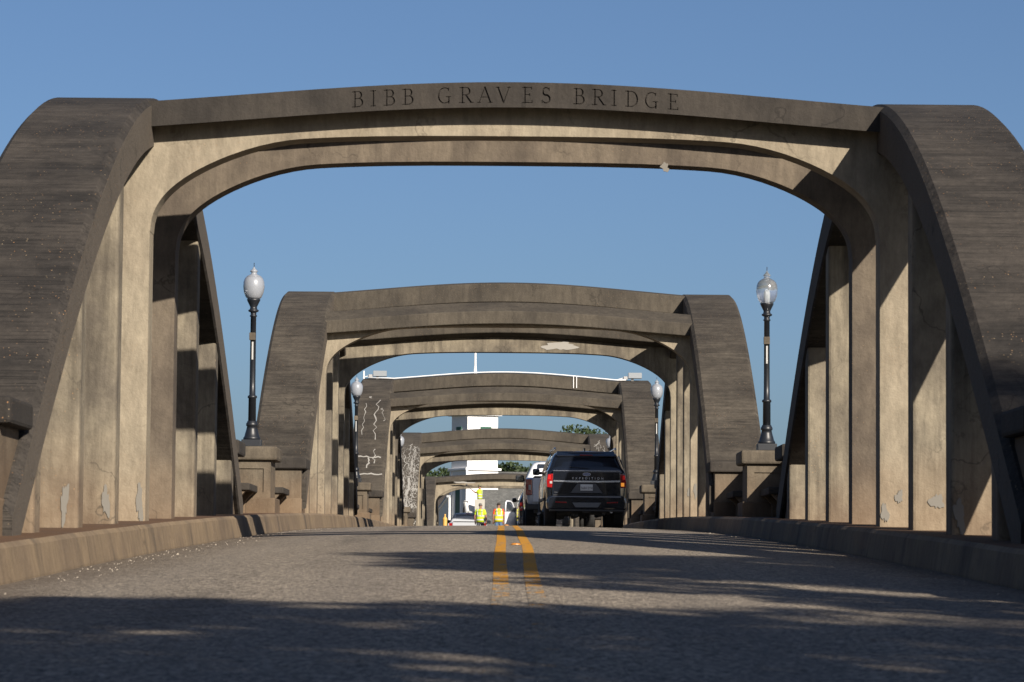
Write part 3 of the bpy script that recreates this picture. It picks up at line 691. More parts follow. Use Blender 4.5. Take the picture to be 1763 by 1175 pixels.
    slab('bumper_lower', [(-.92, .40), (.92, .40), (.92, .48), (-.92, .48)], -.08, .3, PLAST, bp, .015)
    # maker's oval and model lettering
    ov = MB().prism([(.10*math.cos(a), 1.325+.042*math.sin(a)) for a in np.linspace(0, 2*math.pi, 28)[:-1]], -.022, -.008).build('badge', CHROME, r)
    MB().prism([(.088*math.cos(a), 1.325+.033*math.sin(a)) for a in np.linspace(0, 2*math.pi, 28)[:-1]], -.026, -.02).build('badge_field', BLUE, ov)
    put_text('badge_script', 'Ford', .062, (0, -.029, 1.307), CHROME, ov, 1.0, .002)
    put_text('tailgate_lettering', 'EXPEDITION', .075, (.03, -.018, 1.20), mat('bright_letter', (.6, .62, .66), .4), r, 2.05, .003)
    put_text('trim_lettering', 'MAX', .04, (-.76, -.014, .86), CHROME, r, 1.1, .002)
    wi = MB().tube([(.06, .12, 1.47), (-.12, .13, 1.49), (-.42, .15, 1.51)], .011, 6).build('rear_wiper', PLAST, r)
    for x in (-.85, .85): wheel(r, x, 1.18); wheel(r, x, 4.35)
    underside(r, 5.2, 1.18)
    MB().lathe([(.035, -.02), (.04, .3)], cx=.62, cy=.40, n=12, axis='y').build('exhaust_tip', CHROME, r)
    MB().prism([(.9, 1.94), (1.0, 2.02), (1.1, 1.95)], -.02, .02, axis='x').build('roof_antenna', paint, r)
    return r
suv((1.98, 80.0, zr(2, 81)-.02), R(1.9), 'black SUV seen from behind in the right lane, brake lamps red and amber', BLACKP)

def pickup(loc, rz, label, paint, group=None, chrome=False, lights='tall', open_door=False, badge=True):
    r = thing('pickup_truck', loc, label, 'pickup truck', group, rz)
    rows = [(.0, .62, 1.28, 1.30, .93, .97, .90), (.04, .58, 1.40, 1.42, .95, 1.0, .93), (.65, .58, 1.41, 1.43, .97, 1.01, .94), (.80, .90, 1.41, 1.43, .97, 1.01, .94), (1.62, .90, 1.41, 1.43, .97, 1.01, .94),
            (1.74, .50, 1.41, 1.43, .98, 1.01, .94), (1.88, .48, 1.41, 1.44, .98, 1.01, .90), (1.92, .48, 1.41, 1.62, .98, 1.01, .86), (2.06, .46, 1.41, 1.90, .98, 1.01, .78), (2.3, .46, 1.41, 1.96, .98, 1.01, .76), (3.6, .46, 1.40, 1.95, .98, 1.01, .76),
            (3.85, .46, 1.37, 1.88, .98, 1.01, .76), (4.45, .46, 1.30, 1.38, .98, 1.0, .82), (4.55, .88, 1.28, 1.33, .98, 1.0, .84), (5.35, .88, 1.24, 1.28, .98, .99, .84), (5.45, .50, 1.22, 1.25, .98, .98, .84), (5.8, .5, 1.1, 1.15, .95, .95, .8)]
    body_from(rows, paint, r)
    slab('tailgate', [(-.80, .72), (.80, .72), (.80, 1.415), (-.80, 1.415)], -.03, .05, paint, r, .015)
    slab('tailgate_trim', [(-.78, 1.40), (.78, 1.40), (.78, 1.43), (-.78, 1.43)], -.035, .06, PLAST, r, .006)
    MB().box(-.76, .76, .06, 1.84, 1.42, 1.455).build('bed_cover', PLAST, r, bevel=.01)
    quadpanel('rear_window', [(-.70, 1.905, 1.46), (.70, 1.905, 1.46), (.62, 2.02, 1.86), (-.62, 2.02, 1.86)], GLASSD, r, -.02)
    slab('brake_light', [(-.14, 1.885), (.14, 1.885), (.14, 1.91), (-.14, 1.91)], 2.03, 2.08, REDL, r, .003)
    for s in (-1, 1):
        tl = slab('taillight', [(s*.82, .92), (s*1.0, .92), (s*1.0, 1.36), (s*.82, 1.36)], -.02, .20, REDL, r, .015)
        slab('lamp_glow', [(s*.85, 1.06), (s*.92, 1.06), (s*.92, 1.20), (s*.85, 1.20)], -.026, .0, CLEARL, tl, .003)
        mirror(r, s, 3.75, 1.40, PLAST, .25, .19, .92)
        quadpanel('side_window', [(s*.975, 2.12, 1.45), (s*.975, 4.1, 1.43), (s*.83, 3.7, 1.83), (s*.83, 2.25, 1.84)], GLASSD, r, .012*(-s))
    quadpanel('windscreen', [(-.78, 4.40, 1.42), (-.72, 3.92, 1.86), (.72, 3.92, 1.86), (.78, 4.40, 1.42)], GLASSD, r, .02)
    bp = slab('bumper', [(-.96, .50), (.96, .50), (.98, .66), (-.98, .66)], -.16, .10, CHROME if chrome else PLAST, r, .02)
    slab('bumper_step', [(-.55, .655), (.55, .655), (.55, .69), (-.55, .69)], -.15, .02, PLAST, bp, .005)
    pl = slab('licence_plate', [(-.15, .53), (.15, .53), (.15, .64), (-.15, .64)], -.172, -.16, PLATE, r, .003)
    if badge: MB().prism([(.11*math.cos(a), 1.14+.045*math.sin(a)) for a in np.linspace(0, 2*math.pi, 24)[:-1]], -.04, -.02).build('badge', BLUE, r)
    for x in (-.84, .84): wheel(r, x, 1.2, .42); wheel(r, x, 4.95, .42)
    underside(r, 5.4, 1.2)
    MB().prism([(2.2, 1.95), (2.3, 2.03), (2.42, 1.96)], -.02, .02, axis='x').build('roof_antenna', PLAST, r)
    if open_door:
        # driver's door swung out to the left
        d = MB(); W_ = 1.15
        d.prism([(0, .50), (W_, .50), (W_, 1.36), (0, 1.36)], -.04, .04)
        dd = d.build('door', paint, r, bevel=.03)
        fr = MB().tube([(0.02, 0, 1.34), (.05, 0, 1.36), (.42, 0, 1.80), (.60, 0, 1.87), (1.0, 0, 1.87), (1.08, 0, 1.80), (1.12, 0, 1.36)], .035, 8).build('window_frame', paint, dd, smooth=True)
        MB().add([(.08, 0, 1.36), (1.09, 0, 1.36), (1.05, 0, 1.82), (.60, 0, 1.84), (.43, 0, 1.77)], [(0, 1, 2, 3, 4)]).build('window_glass', mat('clear_car_glass', (.35, .4, .42), .05, trans=.9), dd, fix=False)
        MB().box(.02, .30, -.22, -.10, 1.44, 1.72).build('door_mirror', PLAST, dd, bevel=.03)
        dd.location = (-1.0, 4.05, 0); dd.rotation_euler = (0, 0, R(242)); 
    return r
pickup((1.54, 90.5, zr(1.6, 91.5)), R(.6), 'white pickup truck half hidden behind the black SUV in the right lane', WHITEP)
suv((1.55, 127, zd(127)+.06), R(1), 'dark SUV farther ahead, only its left tail lamp showing beside the white pickup', DARKP, refl=False)
pickup((1.62, 146.5, zd(146.5)+.05), R(1), 'white truck ahead of the dark SUV with its driver door swung open', WHITEP, open_door=True)
pickup((-1.95, 172, zd(172)+.03), 0, 'silver-white pickup parked on the left beyond the workers, rear window toward us', SILVP, badge=False)

# ------------------------------------------------------------------ bucket truck
BT = thing('bucket_truck', (-1.9, 199.5, zd(199.5)+.05), 'white bucket truck with folded boom under the farthest arch', 'bucket truck')
wm = mat('white_truck_enamel', (.5, .5, .49), .35, coat=.4)
b = MB(); b.box(-1.05, 1.05, .0, 3.4, .75, 1.25); b.box(-1.05, -.65, 0, 3.4, 1.25, 1.75); b.box(.65, 1.05, 0, 3.4, 1.25, 1.75); b.build('service_body', wm, BT, bevel=.03)
body_from([(3.5, .5, 1.5, 1.55, 1.0, 1.05, .95), (3.55, .5, 1.5, 2.3, 1.0, 1.05, .85), (5.2, .5, 1.5, 2.35, 1.0, 1.05, .85), (5.7, .5, 1.45, 1.6, 1.0, 1.05, .9), (6.9, .5, 1.3, 1.4, .95, 1.0, .85)], wm, BT, 'cab')
quadpanel('rear_window', [(-.7, 3.50, 1.60), (.7, 3.50, 1.60), (.66, 3.53, 2.15), (-.66, 3.53, 2.15)], GLASSD, BT, -.03)
MB().box(-1.0, 1.0, -.08, .0, .55, .72).build('rear_bumper', PLAST, BT, bevel=.01)
for s in (-1, 1): slab('taillight', [(s*.8, .78), (s*1.0, .78), (s*1.0, .95), (s*.8, .95)], -.03, .0, REDL, BT, .004)
for x in (-.85, .85): wheel(BT, x, 1.3, .45, .34); wheel(BT, x, 5.6, .45, .3)
MB().lathe([(.34, 1.25), (.30, 1.6), (.22, 1.7), (.22, 2.05), (.0, 2.06)], cx=-.35, cy=1.8, n=18).build('turret', wm, BT, smooth=False)
b = MB(); b.tube([(-.35, 1.7, 1.95), (-.52, 1.2, 3.0), (-.46, .9, 3.6)], [.17, .16, .15], 8); b.tube([(-.46, .9, 3.5), (-.34, .5, 2.9), (.05, .2, 2.87)], [.15, .14, .10], 8); ob = b.build('boom', wm, BT)
b = MB(); b.tube([(-.28, 1.5, 2.0), (-.40, 1.1, 2.8)], .05); b.tube([(-.62, 1.2, 2.5), (-.62, 1.0, 3.1), (-.5, .9, 3.45)], .035); b.lathe([(.13, -.62), (.13, -.34)], cx=.9, cy=3.5, n=14, axis='x'); b.build('hydraulics', STEEL, ob)
b = MB(); b.box(-.72, -.66, 1.1, 1.4, 2.2, 3.2); b.box(-.2, -.05, .7, .9, 2.6, 3.0); b.build('boom_guard', WHITE, ob, bevel=.02)
# the bucket is an open tub
bk = MB(); x0, x1, y0, y1, zA, zB = .08, .72, -.15, .50, 2.78, 3.72
ro = lambda k, z: [(x0+k, y0+k, z), (x1-k, y0+k, z), (x1-k, y1-k, z), (x0+k, y1-k, z)]
bk.loft([ro(.06, zA), ro(.02, zA+.12), ro(0, zB), ro(.035, zB), ro(.05, zA+.1)], cap=False); bk.add(ro(.06, zA), [(0, 1, 2, 3)])
bo = bk.build('bucket', mat('bucket_fibreglass', (.34, .33, .29), .5), BT, bevel=.01, fix=False)
MB().box(x0-.02, x1+.02, y0-.02, y1+.02, zA-.16, zA).build('bucket_base', mat('olive_step', (.16, .14, .07), .7), bo, bevel=.02)
put_text('bucket_lettering', 'MAX 2', .13, ((x0+x1)/2, y0-.004, 3.05), PLAST, bo)
BKT = (BT.location.x+.40, BT.location.y+.17, BT.location.z+2.87)

# ------------------------------------------------------------------ people
def skin(verts, edges, rad, sub=2):
    me = bpy.data.meshes.new('sk'); me.from_pydata(verts, edges, []); o = bpy.data.objects.new('sk', me); C.objects.link(o)
    md = o.modifiers.new('skin', 'SKIN'); md.use_smooth_shade = True
    for k, rr in enumerate(rad):
        sv = me.skin_vertices[0].data[k]; sv.radius = rr if isinstance(rr, tuple) else (rr, rr); sv.use_root = (k == 0)
    s2 = o.modifiers.new('s', 'SUBSURF'); s2.levels = sub; s2.render_levels = sub
    dg = bpy.context.evaluated_depsgraph_get(); out = bpy.data.meshes.new_from_object(o.evaluated_get(dg)); bpy.data.objects.remove(o); return out
def join(ms):
    bm = bmesh.new()
    for m_ in ms: bm.from_mesh(m_)
    me = bpy.data.meshes.new('j'); bm.to_mesh(me); bm.free(); return me
SKIN = mat('skin', (.26, .13, .085), .6); HIVIS = mat('lime_hi_vis', (.40, .52, .015), .7, emis=None); HIVY = mat('yellow_hi_vis', (.56, .54, .015), .7)
REFL = mat('reflective_tape', (.40, .42, .45), .35); ORAN = mat('orange_shirt', (.50, .055, .015), .8); JEAN = mat('blue_jeans', (.07, .12, .21), .85)
KHAK = mat('dark_trousers', (.06, .065, .08), .85); HAIR = mat('dark_hair', (.025, .018, .014), .8); GREYH = mat('grey_hair', (.12, .11, .10), .8); BOOT = mat('work_boot', (.07, .045, .03), .7)
def person(loc, rz, label, arms, top, hair, shirt, trousers, head_yaw=0, cap=None, hold=None, grp='road workers in hi-vis'):
    r = thing('person', loc, label, 'person', grp, rz)
    # joints: pelvis 0, belly 1, chest 2, neck 3, head base 4, head 5
    V = [(0, 0, .95), (0, 0, 1.12), (0, .0, 1.33), (0, 0, 1.47), (0, .01, 1.53), (0, .02, 1.62), (0, .02, 1.70)]
    E = [(0, 1), (1, 2), (2, 3), (3, 4), (4, 5), (5, 6)]; Rr = [(.155, .115), (.15, .115), (.175, .12), (.062, .062), (.058, .06), (.082, .098), (.062, .078)]
    ex = []
    for s in (-1, 1):
        b0 = len(V); V += [(s*.10, 0, .88), (s*.11, .0, .50), (s*.12, -.01, .10), (s*.12, .12, .05)]; Rr += [(.095, .10), (.062, .065), (.045, .048), (.045, .03)]
        E += [(0, b0), (b0, b0+1), (b0+1, b0+2), (b0+2, b0+3)]
        sh, el, wr = arms[0 if s < 0 else 1]
        b0 = len(V); V += [sh, el, wr]; Rr += [(.062, .062), (.045, .045), (.03, .034)]; E += [(2, b0), (b0, b0+1), (b0+1, b0+2)]
        W = Vector(wr); dirn = (W-Vector(el)).normalized(); side = dirn.cross(Vector((0, 1, 0))); side = side if side.length > .1 else Vector((1, 0, 0)); side.normalize(); nrm = side.cross(dirn)
        pc = W+dirn*.05; pv = [tuple(W-dirn*.01), tuple(W+dirn*.045), tuple(W+dirn*.085)]
        ex.append(skin(pv, [(0, 1), (1, 2)], [(.026, .02), (.038, .018), (.036, .016)], 1))
        for k in range(4):
            o0 = side*(k-1.5)*.019; L = [.07, .082, .076, .058][k]; base = W+dirn*.075+o0
            pts = [base, base+dirn*L*.5+nrm*.006, base+dirn*L*.85+nrm*.022, base+dirn*L+nrm*.038]
            ex.append(skin([tuple(p) for p in pts], [(0, 1), (1, 2), (2, 3)], [.0095, .009, .008, .007], 1))
        tb = W+dirn*.03-side*.03*s; pts = [tb, tb-side*.025*s+dirn*.03, tb-side*.028*s+dirn*.06+nrm*.01]
        ex.append(skin([tuple(p) for p in pts], [(0, 1), (1, 2)], [.011, .010, .008], 1))
    body = skin(V, E, Rr)
    # face: nose, ears and brow joined to the head
    for pts, rr in (([(0, .11, 1.66), (0, .128, 1.625)], .011), ([(-.082, .02, 1.66), (-.088, .015, 1.61)], .014), ([(.082, .02, 1.66), (.088, .015, 1.61)], .014), ([(-.025, .108, 1.585), (.025, .108, 1.585)], .007)):
        ex.append(skin(pts, [(0, 1)], [rr, rr], 1))
    me = join([body]+ex); bo_ = link('body', me, SKIN, r, smooth=True)
    tors = skin([(0, 0, .98), (0, 0, 1.14), (0, 0, 1.35), (0, 0, 1.45)]+[arms[0][0], tuple(Vector(arms[0][0]).lerp(Vector(arms[0][1]), .8)), arms[1][0], tuple(Vector(arms[1][0]).lerp(Vector(arms[1][1]), .8))],
                [(0, 1), (1, 2), (2, 3), (2, 4), (4, 5), (2, 6), (6, 7)], [(.18, .14), (.175, .138), (.198, .145), (.08, .08), (.078, .078), (.062, .062), (.078, .078), (.062, .062)])
    sh = link('shirt', tors, shirt, r, smooth=True)
    # vest: lathe-like shell around the trunk
    rings = []
    for z, rx, ry in ((.86, .205, .155), (.98, .205, .16), (1.12, .20, .157), (1.26, .215, .162), (1.36, .22, .163), (1.43, .17, .145), (1.475, .10, .105)):
        rings.append([(rx*math.cos(a)*(1 if abs(math.cos(a)) < .8 or z < 1.3 else .97), ry*math.sin(a), z) for a in np.linspace(0, 2*math.pi, 28)[:-1]])
    vs = MB().loft(rings, cap=False).build('vest', top, r, smooth=True, fix=False); s_ = vs.modifiers.new('s', 'SOLIDIFY'); s_.thickness = .008
    tp = MB()
    for z, rx, ry in ((.97, .208, .163), (1.15, .203, .160)):
        tp.loft([[(rx*1.02*math.cos(a), ry*1.03*math.sin(a), z+dz) for a in np.linspace(0, 2*math.pi, 28)[:-1]] for dz in (-.025, .025)], cap=False)
    for s in (-1, 1):
        for fb in (-1, 1):
            pts = [(s*.10, fb*.162, 1.17), (s*.105, fb*.166, 1.27), (s*.11, fb*.160, 1.36), (s*.10, fb*.128, 1.435), (s*.09, fb*.07, 1.475)]
            tp.add([(x+dx, y, z) for x, y, z in pts for dx in (-.022, .022)], [(2*k, 2*k+1, 2*k+3, 2*k+2) for k in range(4)])
    tp.build('reflective_tape', REFL, vs, fix=False)
    tr = skin([(0, 0, 1.0), (0, 0, .93), (-.10, 0, .86), (-.11, 0, .5), (-.12, -.005, .13), (.10, 0, .86), (.11, 0, .5), (.12, -.005, .13)], [(0, 1), (1, 2), (2, 3), (3, 4), (1, 5), (5, 6), (6, 7)],
              [(.168, .125), (.165, .125), (.105, .11), (.078, .08), (.068, .07), (.105, .11), (.078, .08), (.068, .07)])
    link('trousers', tr, trousers, r, smooth=True)
    for s in (-1, 1): MB().loft([[(s*.12+.058*math.cos(a), .05+.14*math.sin(a), z) for a in np.linspace(0, 2*math.pi, 14)[:-1]] for z in (0, .07)]+[[(s*.12+.052*math.cos(a), -.01+.06*math.sin(a), .16) for a in np.linspace(0, 2*math.pi, 14)[:-1]]]).build('boot', BOOT, r, smooth=False)
    hm = skin([(0, -.03, 1.60), (0, -.015, 1.68), (0, .012, 1.735)], [(0, 1), (1, 2)], [(.085, .078), (.094, .105), (.068, .085)], 2)
    link('hair', hm, hair, r, smooth=True)
    if cap:
        c_ = MB().lathe([(.102, 1.68), (.105, 1.72), (.09, 1.77), (.05, 1.80), (0.0, 1.805)], cx=0, cy=.01, n=18).build('cap', cap, r, smooth=True)
        MB().loft([[(x, .09+y, 1.685) for x, y in ((-.08, 0), (.08, 0), (.06, .10), (-.06, .10))], [(x, .09+y, 1.70) for x, y in ((-.08, 0), (.08, 0), (.06, .09), (-.06, .09))]]).build('cap_peak', cap, c_)
    return r
dn_arm = lambda s, o=.0: ((s*.19, 0, 1.40), (s*(.25+o), -.02, 1.12), (s*(.24+o), .06, .88))
p1 = person((-1.12, 150, zd(150)+.08), R(-12), 'worker with grey hair in lime hi-vis shirt, standing left of the worker in orange sleeves', (dn_arm(-1, .02), dn_arm(1, .02)), HIVIS, GREYH, HIVIS, KHAK)
p2 = person((-.27, 148.7, zd(148.7)+.08), R(8), 'worker with orange-red sleeves, yellow hi-vis vest and blue jeans, standing near the open truck door', (dn_arm(-1), dn_arm(1)), HIVY, HAIR, ORAN, JEAN)
put_text('vest_lettering', 'ALDOT', .10, (0, -.176, 1.33), PLAST, p2, 1.1, .002); put_text('vest_lettering', 'ALDOT', .09, (0, -.176, 1.33), mat('grey_print', (.2, .25, .05), .8), p1, 1.1, .002)
p3 = person(BKT, R(72), 'worker in lime hi-vis and camouflage cap in the raised bucket, reaching up', (((-.19, 0, 1.40), (-.20, .20, 1.24), (-.10, .42, 1.40)), ((.19, 0, 1.40), (.22, .18, 1.22), (.10, .40, 1.34))), HIVIS, HAIR, HIVIS, KHAK, cap=mat('camouflage_cap', (.16, .15, .09), .9))
M3 = Matrix.Rotation(R(72), 4, 'Z'); hp = Vector(BKT)+M3 @ Vector((-.09, .50, 1.44)); hp2 = Vector(BKT)+M3 @ Vector((-.04, .86, 1.72))
b = MB(); b.tube([tuple(hp), tuple(hp2)], .012, 8); b.lathe([(.05, hp2.z-.02), (.06, hp2.z+.03), (.05, hp2.z+.08), (0, hp2.z+.085)], cx=hp2.x, cy=hp2.y, n=12)
o = b.build('hand_tool', PLAST, None); tag(o, 'dark long-handled probe held up by the worker in the bucket', 'tool')

# yellow post by the left kerb beyond the crest
yp_ = MB(); yp_.lathe([(.13, 0), (.13, .05), (.095, .06), (.095, .80), (.105, .81), (.105, .85), (.08, .90), (.04, .94), (.035, 1.0), (.045, 1.02), (.03, 1.06), (0, 1.07)], n=18)
o = yp_.build('marker_post', mat('yellow_enamel', (.55, .32, .08), .5), None, smooth=False); o.location = (-2.58, 139, zd(139)+.03)
tag(o, 'stout yellow post with a small knob on top, standing left of the parked silver pickup', 'post')

# ------------------------------------------------------------------ conduit and floodlights on the third arch
i = 2; rt3, zt3, _ = roots[2]; yc = ARCH[2]['y']; t = -1.5; z0 = zd(yc)
cw = thing('conduit', (0, yc+t, z0), 'white electrical conduit running along the top beam of the third arch', 'conduit')
pts = [(x, -.25, zt3(t)-.02+.29*upc(x)+.03) for x in np.linspace(-4.3, 4.3, 33)]
pts = [(-5.3, -.2, zt3(t)+.04)]+[(-4.5, -.25, zt3(t)+.03)]+pts+[(4.6, -.25, zt3(t)+.03)]
MB().tube(pts, .02, 8).build('pipe', WHITE, cw, smooth=True)
for x in (2.58, 2.70): MB().tube([(x, -.36, zt3(t)-.3), (x, -.36, zt3(t)+.17)], .016, 6).build('drop_pipe', WHITE, cw)
def flood(x, lab):
    r = thing('floodlight', (x, yc+t, z0+zt3(t)), lab, 'floodlight', 'floodlights on the third arch')
    MB().box(-.16, .36, -.14, .14, .10, .32).build('housing', mat('grey_housing', (.20, .22, .24), .5), r, bevel=.015)
    MB().box(-.34, -.18, -.08, .04, .05, .18).build('ballast', mat('light_grey_box', (.3, .3, .3), .5), r, bevel=.02)
    MB().box(-.05, .05, -.05, .05, 0, .12).build('bracket', STEEL, r); MB().tube([(-.55, 0, .06), (-.35, 0, .12), (-.1, 0, .2)], .015).build('cable', WHITE, r)
flood(-4.95, 'grey floodlight box on top of the third arch, left rib'); flood(4.85, 'grey floodlight box on top of the third arch, right rib')
o = MB().tube([(-5.48, yc-1.2, z0+zt3(-1.2)-.1), (-5.48, yc-1.2, z0+zt3(-1.2)+.30)], .03).build('vent_pipe', WHITE, None); tag(o, 'short white pipe standing up at the outer left edge of the third arch', 'pipe')

# ------------------------------------------------------------------ church and houses on the far bank
def siding(name, col, scale=7.5):
    M = mat(name, col, .6); q = NT(M); tc = q.n('ShaderNodeTexCoord'); z = q.sep(tc.outputs['Object'])[2]
    fr = q.math('FRACT', q.math('MULTIPLY', z, scale)); q.bump(fr, .03, .8)
    dk = q.ramp(fr, .0, .12, .72, 1); cb = q.n('ShaderNodeCombineXYZ')
    for k in range(3): q.l(dk, cb.inputs[k])
    q.l(q.mix(1.0, col, cb.outputs[0], 'MULTIPLY'), q.b.inputs['Base Color']); return M
SIDE = siding('white_clapboard', (.76, .76, .76)); GREEN = mat('green_louvre', (.01, .07, .045), .6)
def shingle(name, a, b_):
    M = mat(name, a, .95); q = NT(M); v, oc = q.coords((1, 1, 1), rnd=False)
    br = q.n('ShaderNodeTexBrick'); br.inputs['Scale'].default_value = 1; br.inputs['Brick Width'].default_value = .32; br.inputs['Row Height'].default_value = .2
    br.inputs['Color1'].default_value = (*a, 1); br.inputs['Color2'].default_value = (*b_, 1); br.inputs['Mortar'].default_value = (a[0]*.5, a[1]*.5, a[2]*.5, 1); br.inputs['Mortar Size'].default_value = .015
    cb = q.n('ShaderNodeCombineXYZ'); s_ = q.sep(v); q.l(s_[0], cb.inputs[0]); q.l(q.math('MULTIPLY', s_[2], 1.6), cb.inputs[1]); q.l(cb.outputs[0], br.inputs['Vector'])
    n = q.ramp(q.noise(v, 6, 4, .7), .3, .7, .7, 1.3); c3 = q.n('ShaderNodeCombineXYZ')
    for k in range(3): q.l(n, c3.inputs[k])
    q.l(q.mix(1.0, br.outputs['Color'], c3.outputs[0], 'MULTIPLY'), q.b.inputs['Base Color']); return M
SHG = shingle('grey_shingles', (.08, .083, .08), (.125, .125, .12)); SHB = shingle('brown_shingles', (.035, .03, .028), (.05, .042, .037))
Dc = 330.; pc = 5523/Dc
CX = lambda px, D=Dc: (px-866.5)/5523*D-.13+0
CZ = lambda py, D=Dc: (992-py+ (0))/5523*D
gch = zd(Dc)-.3
ch = thing('church', (CX(819), Dc, gch), 'white clapboard church with square steeple, needle spire and grey shingle roofs beyond the bridge', 'church', None, R(28))
W2 = 1.81; zc = lambda py: CZ(py)-gch
MB().box(-W2, W2, -W2, W2, 0, zc(812)).build('tower_base', SIDE, ch)
MB().box(-W2-.25, W2+.25, -W2-.25, W2+.25, zc(812), zc(808)).build('string_course', WHITE, ch, bevel=.03)
MB().box(-W2+.05, W2-.05, -W2+.05, W2-.05, zc(808), zc(718)).build('belfry', SIDE, ch)
MB().box(-W2-.28, W2+.28, -W2-.28, W2+.28, zc(718), zc(713.5)).build('tower_cornice', WHITE, ch, bevel=.03)
MB().lathe([(2.6, zc(713.5)), (1.6, zc(690)), (.5, zc(660)), (.20, zc(645)), (.11, zc(630)), (.09, zc(560)), (.02, zc(545)), (0, zc(544))], n=8).build('spire', WHITE, ch)
for k in range(9): pass
def louvre(x, z0_, z1_, wdt, face, arch=True):
    pl = [(x-wdt/2, z0_), (x+wdt/2, z0_), (x+wdt/2, z1_-(wdt/2 if arch else 0))]
    if arch: pl += [(x+wdt/2*math.cos(a), z1_-wdt/2+wdt/2*math.sin(a)) for a in np.linspace(0, math.pi, 9)[1:-1]]
    pl += [(x-wdt/2, z1_-(wdt/2 if arch else 0))]
    if face == 'front': o = MB().prism(pl, -W2-.04, -W2+.06)
    else: o = MB().prism(pl, -W2-.04, -W2+.06, axis='x')
    lo = o.build('louvre_window', GREEN, ch)
    fr = MB()
    for sx in (-1, 1):
        xx = x+sx*(wdt/2+.06)
        if face == 'front': fr.box(xx-.07, xx+.07, -W2-.09, -W2+.02, z0_, z1_-wdt*.3)
        else: fr.box(-W2-.09, -W2+.02, xx-.07, xx+.07, z0_, z1_-wdt*.3)
    fr.build('window_frame', WHITE, lo)
louvre(.35, zc(790), zc(737), 1.25, 'front', False); louvre(.05, zc(790), zc(737), 1.1, 'side', False)
louvre(.10, .4, zc(835), 1.15, 'side')
MB().box(-W2-.16, -W2+.05, -W2-.16, -W2+.05, 0.02, zc(808)-.02).build('corner_board', WHITE, ch)
MB().box(-W2-.12, -W2+.05, W2-.3, W2+.0, 0.02, zc(808)-.02).build('corner_board', WHITE, ch)
def roofpart(name, x0, x1, yr, zrg, ye, ze, m, wall=True, par=ch):
    """gable running along world X at depth yr, ridge height zrg, near eave (ye, ze)"""
    o = MB(); dy = yr-ye
    o.add([(x0, ye, ze), (x1, ye, ze), (x1, yr, zrg), (x0, yr, zrg), (x1, yr+dy, ze), (x0, yr+dy, ze), (x0, ye, ze-.15), (x1, ye, ze-.15), (x1, yr+dy, ze-.15), (x0, yr+dy, ze-.15)],
          [(0, 1, 2, 3), (3, 2, 4, 5), (0, 6, 7, 1), (5, 4, 8, 9), (0, 3, 5, 9, 6), (1, 7, 8, 4, 2), (6, 9, 8, 7)])
    ro_ = o.build(name, m, par, fix=True); ro_.matrix_parent_inverse = par.matrix_world.inverted()
    if wall:
        w_ = MB().box(x0+.25, x1-.25, ye+.3, yr+dy-.3, gch-.5, ze-.16).build('wall', SIDE, par); w_.matrix_parent_inverse = par.matrix_world.inverted()
bpy.context.view_layer.update()
roofpart('nave_roof', CX(846, 338), CX(1080, 338), 340, CZ(813, 340), 334.5, CZ(850, 334.5), SHG)
roofpart('aisle_roof', CX(833, 322), CX(1010, 322), 325, CZ(844, 325), 318, CZ(925, 318), SHG)
# lean-to porch with white sloping gable on the left
MB().prism([(W2-.3, 0), (W2+3.1, 0), (W2+3.1, zc(893)), (W2-.3, zc(858))], -W2-.35, .6, axis='x').build('porch', SIDE, ch)
MB().prism([(W2-.3, zc(858)+.02), (W2+3.4, zc(896)), (W2+3.4, zc(896)+.22), (W2-.3, zc(858)+.24)], -W2-.6, .8, axis='x').build('porch_roof', mat('pale_metal_roof', (.3, .32, .34), .5), ch)
hs = thing('house', (CX(745, 352), 352, gch), 'low house with dark brown shingle roof left of the church', 'house')
MB().box(-5, 3.2, -3, 5, 0, CZ(884, 352)-gch).build('wall', mat('tan_brick', (.3, .22, .17), .9), hs)
o = MB().add([(-5.4, -3.4, CZ(884, 352)-gch), (3.6, -3.4, CZ(884, 352)-gch), (3.6, 1, CZ(836, 352)-gch), (-5.4, 1, CZ(836, 352)-gch), (3.6, 5.4, CZ(884, 352)-gch), (-5.4, 5.4, CZ(884, 352)-gch)],
             [(0, 1, 2, 3), (3, 2, 4, 5), (0, 3, 5), (1, 4, 2), (0, 5, 4, 1)]).build('roof', SHB, hs)
MB().box(-1.2, -.2, -3.05, -2.98, 1, 2.4).build('window', GLASSD, hs)

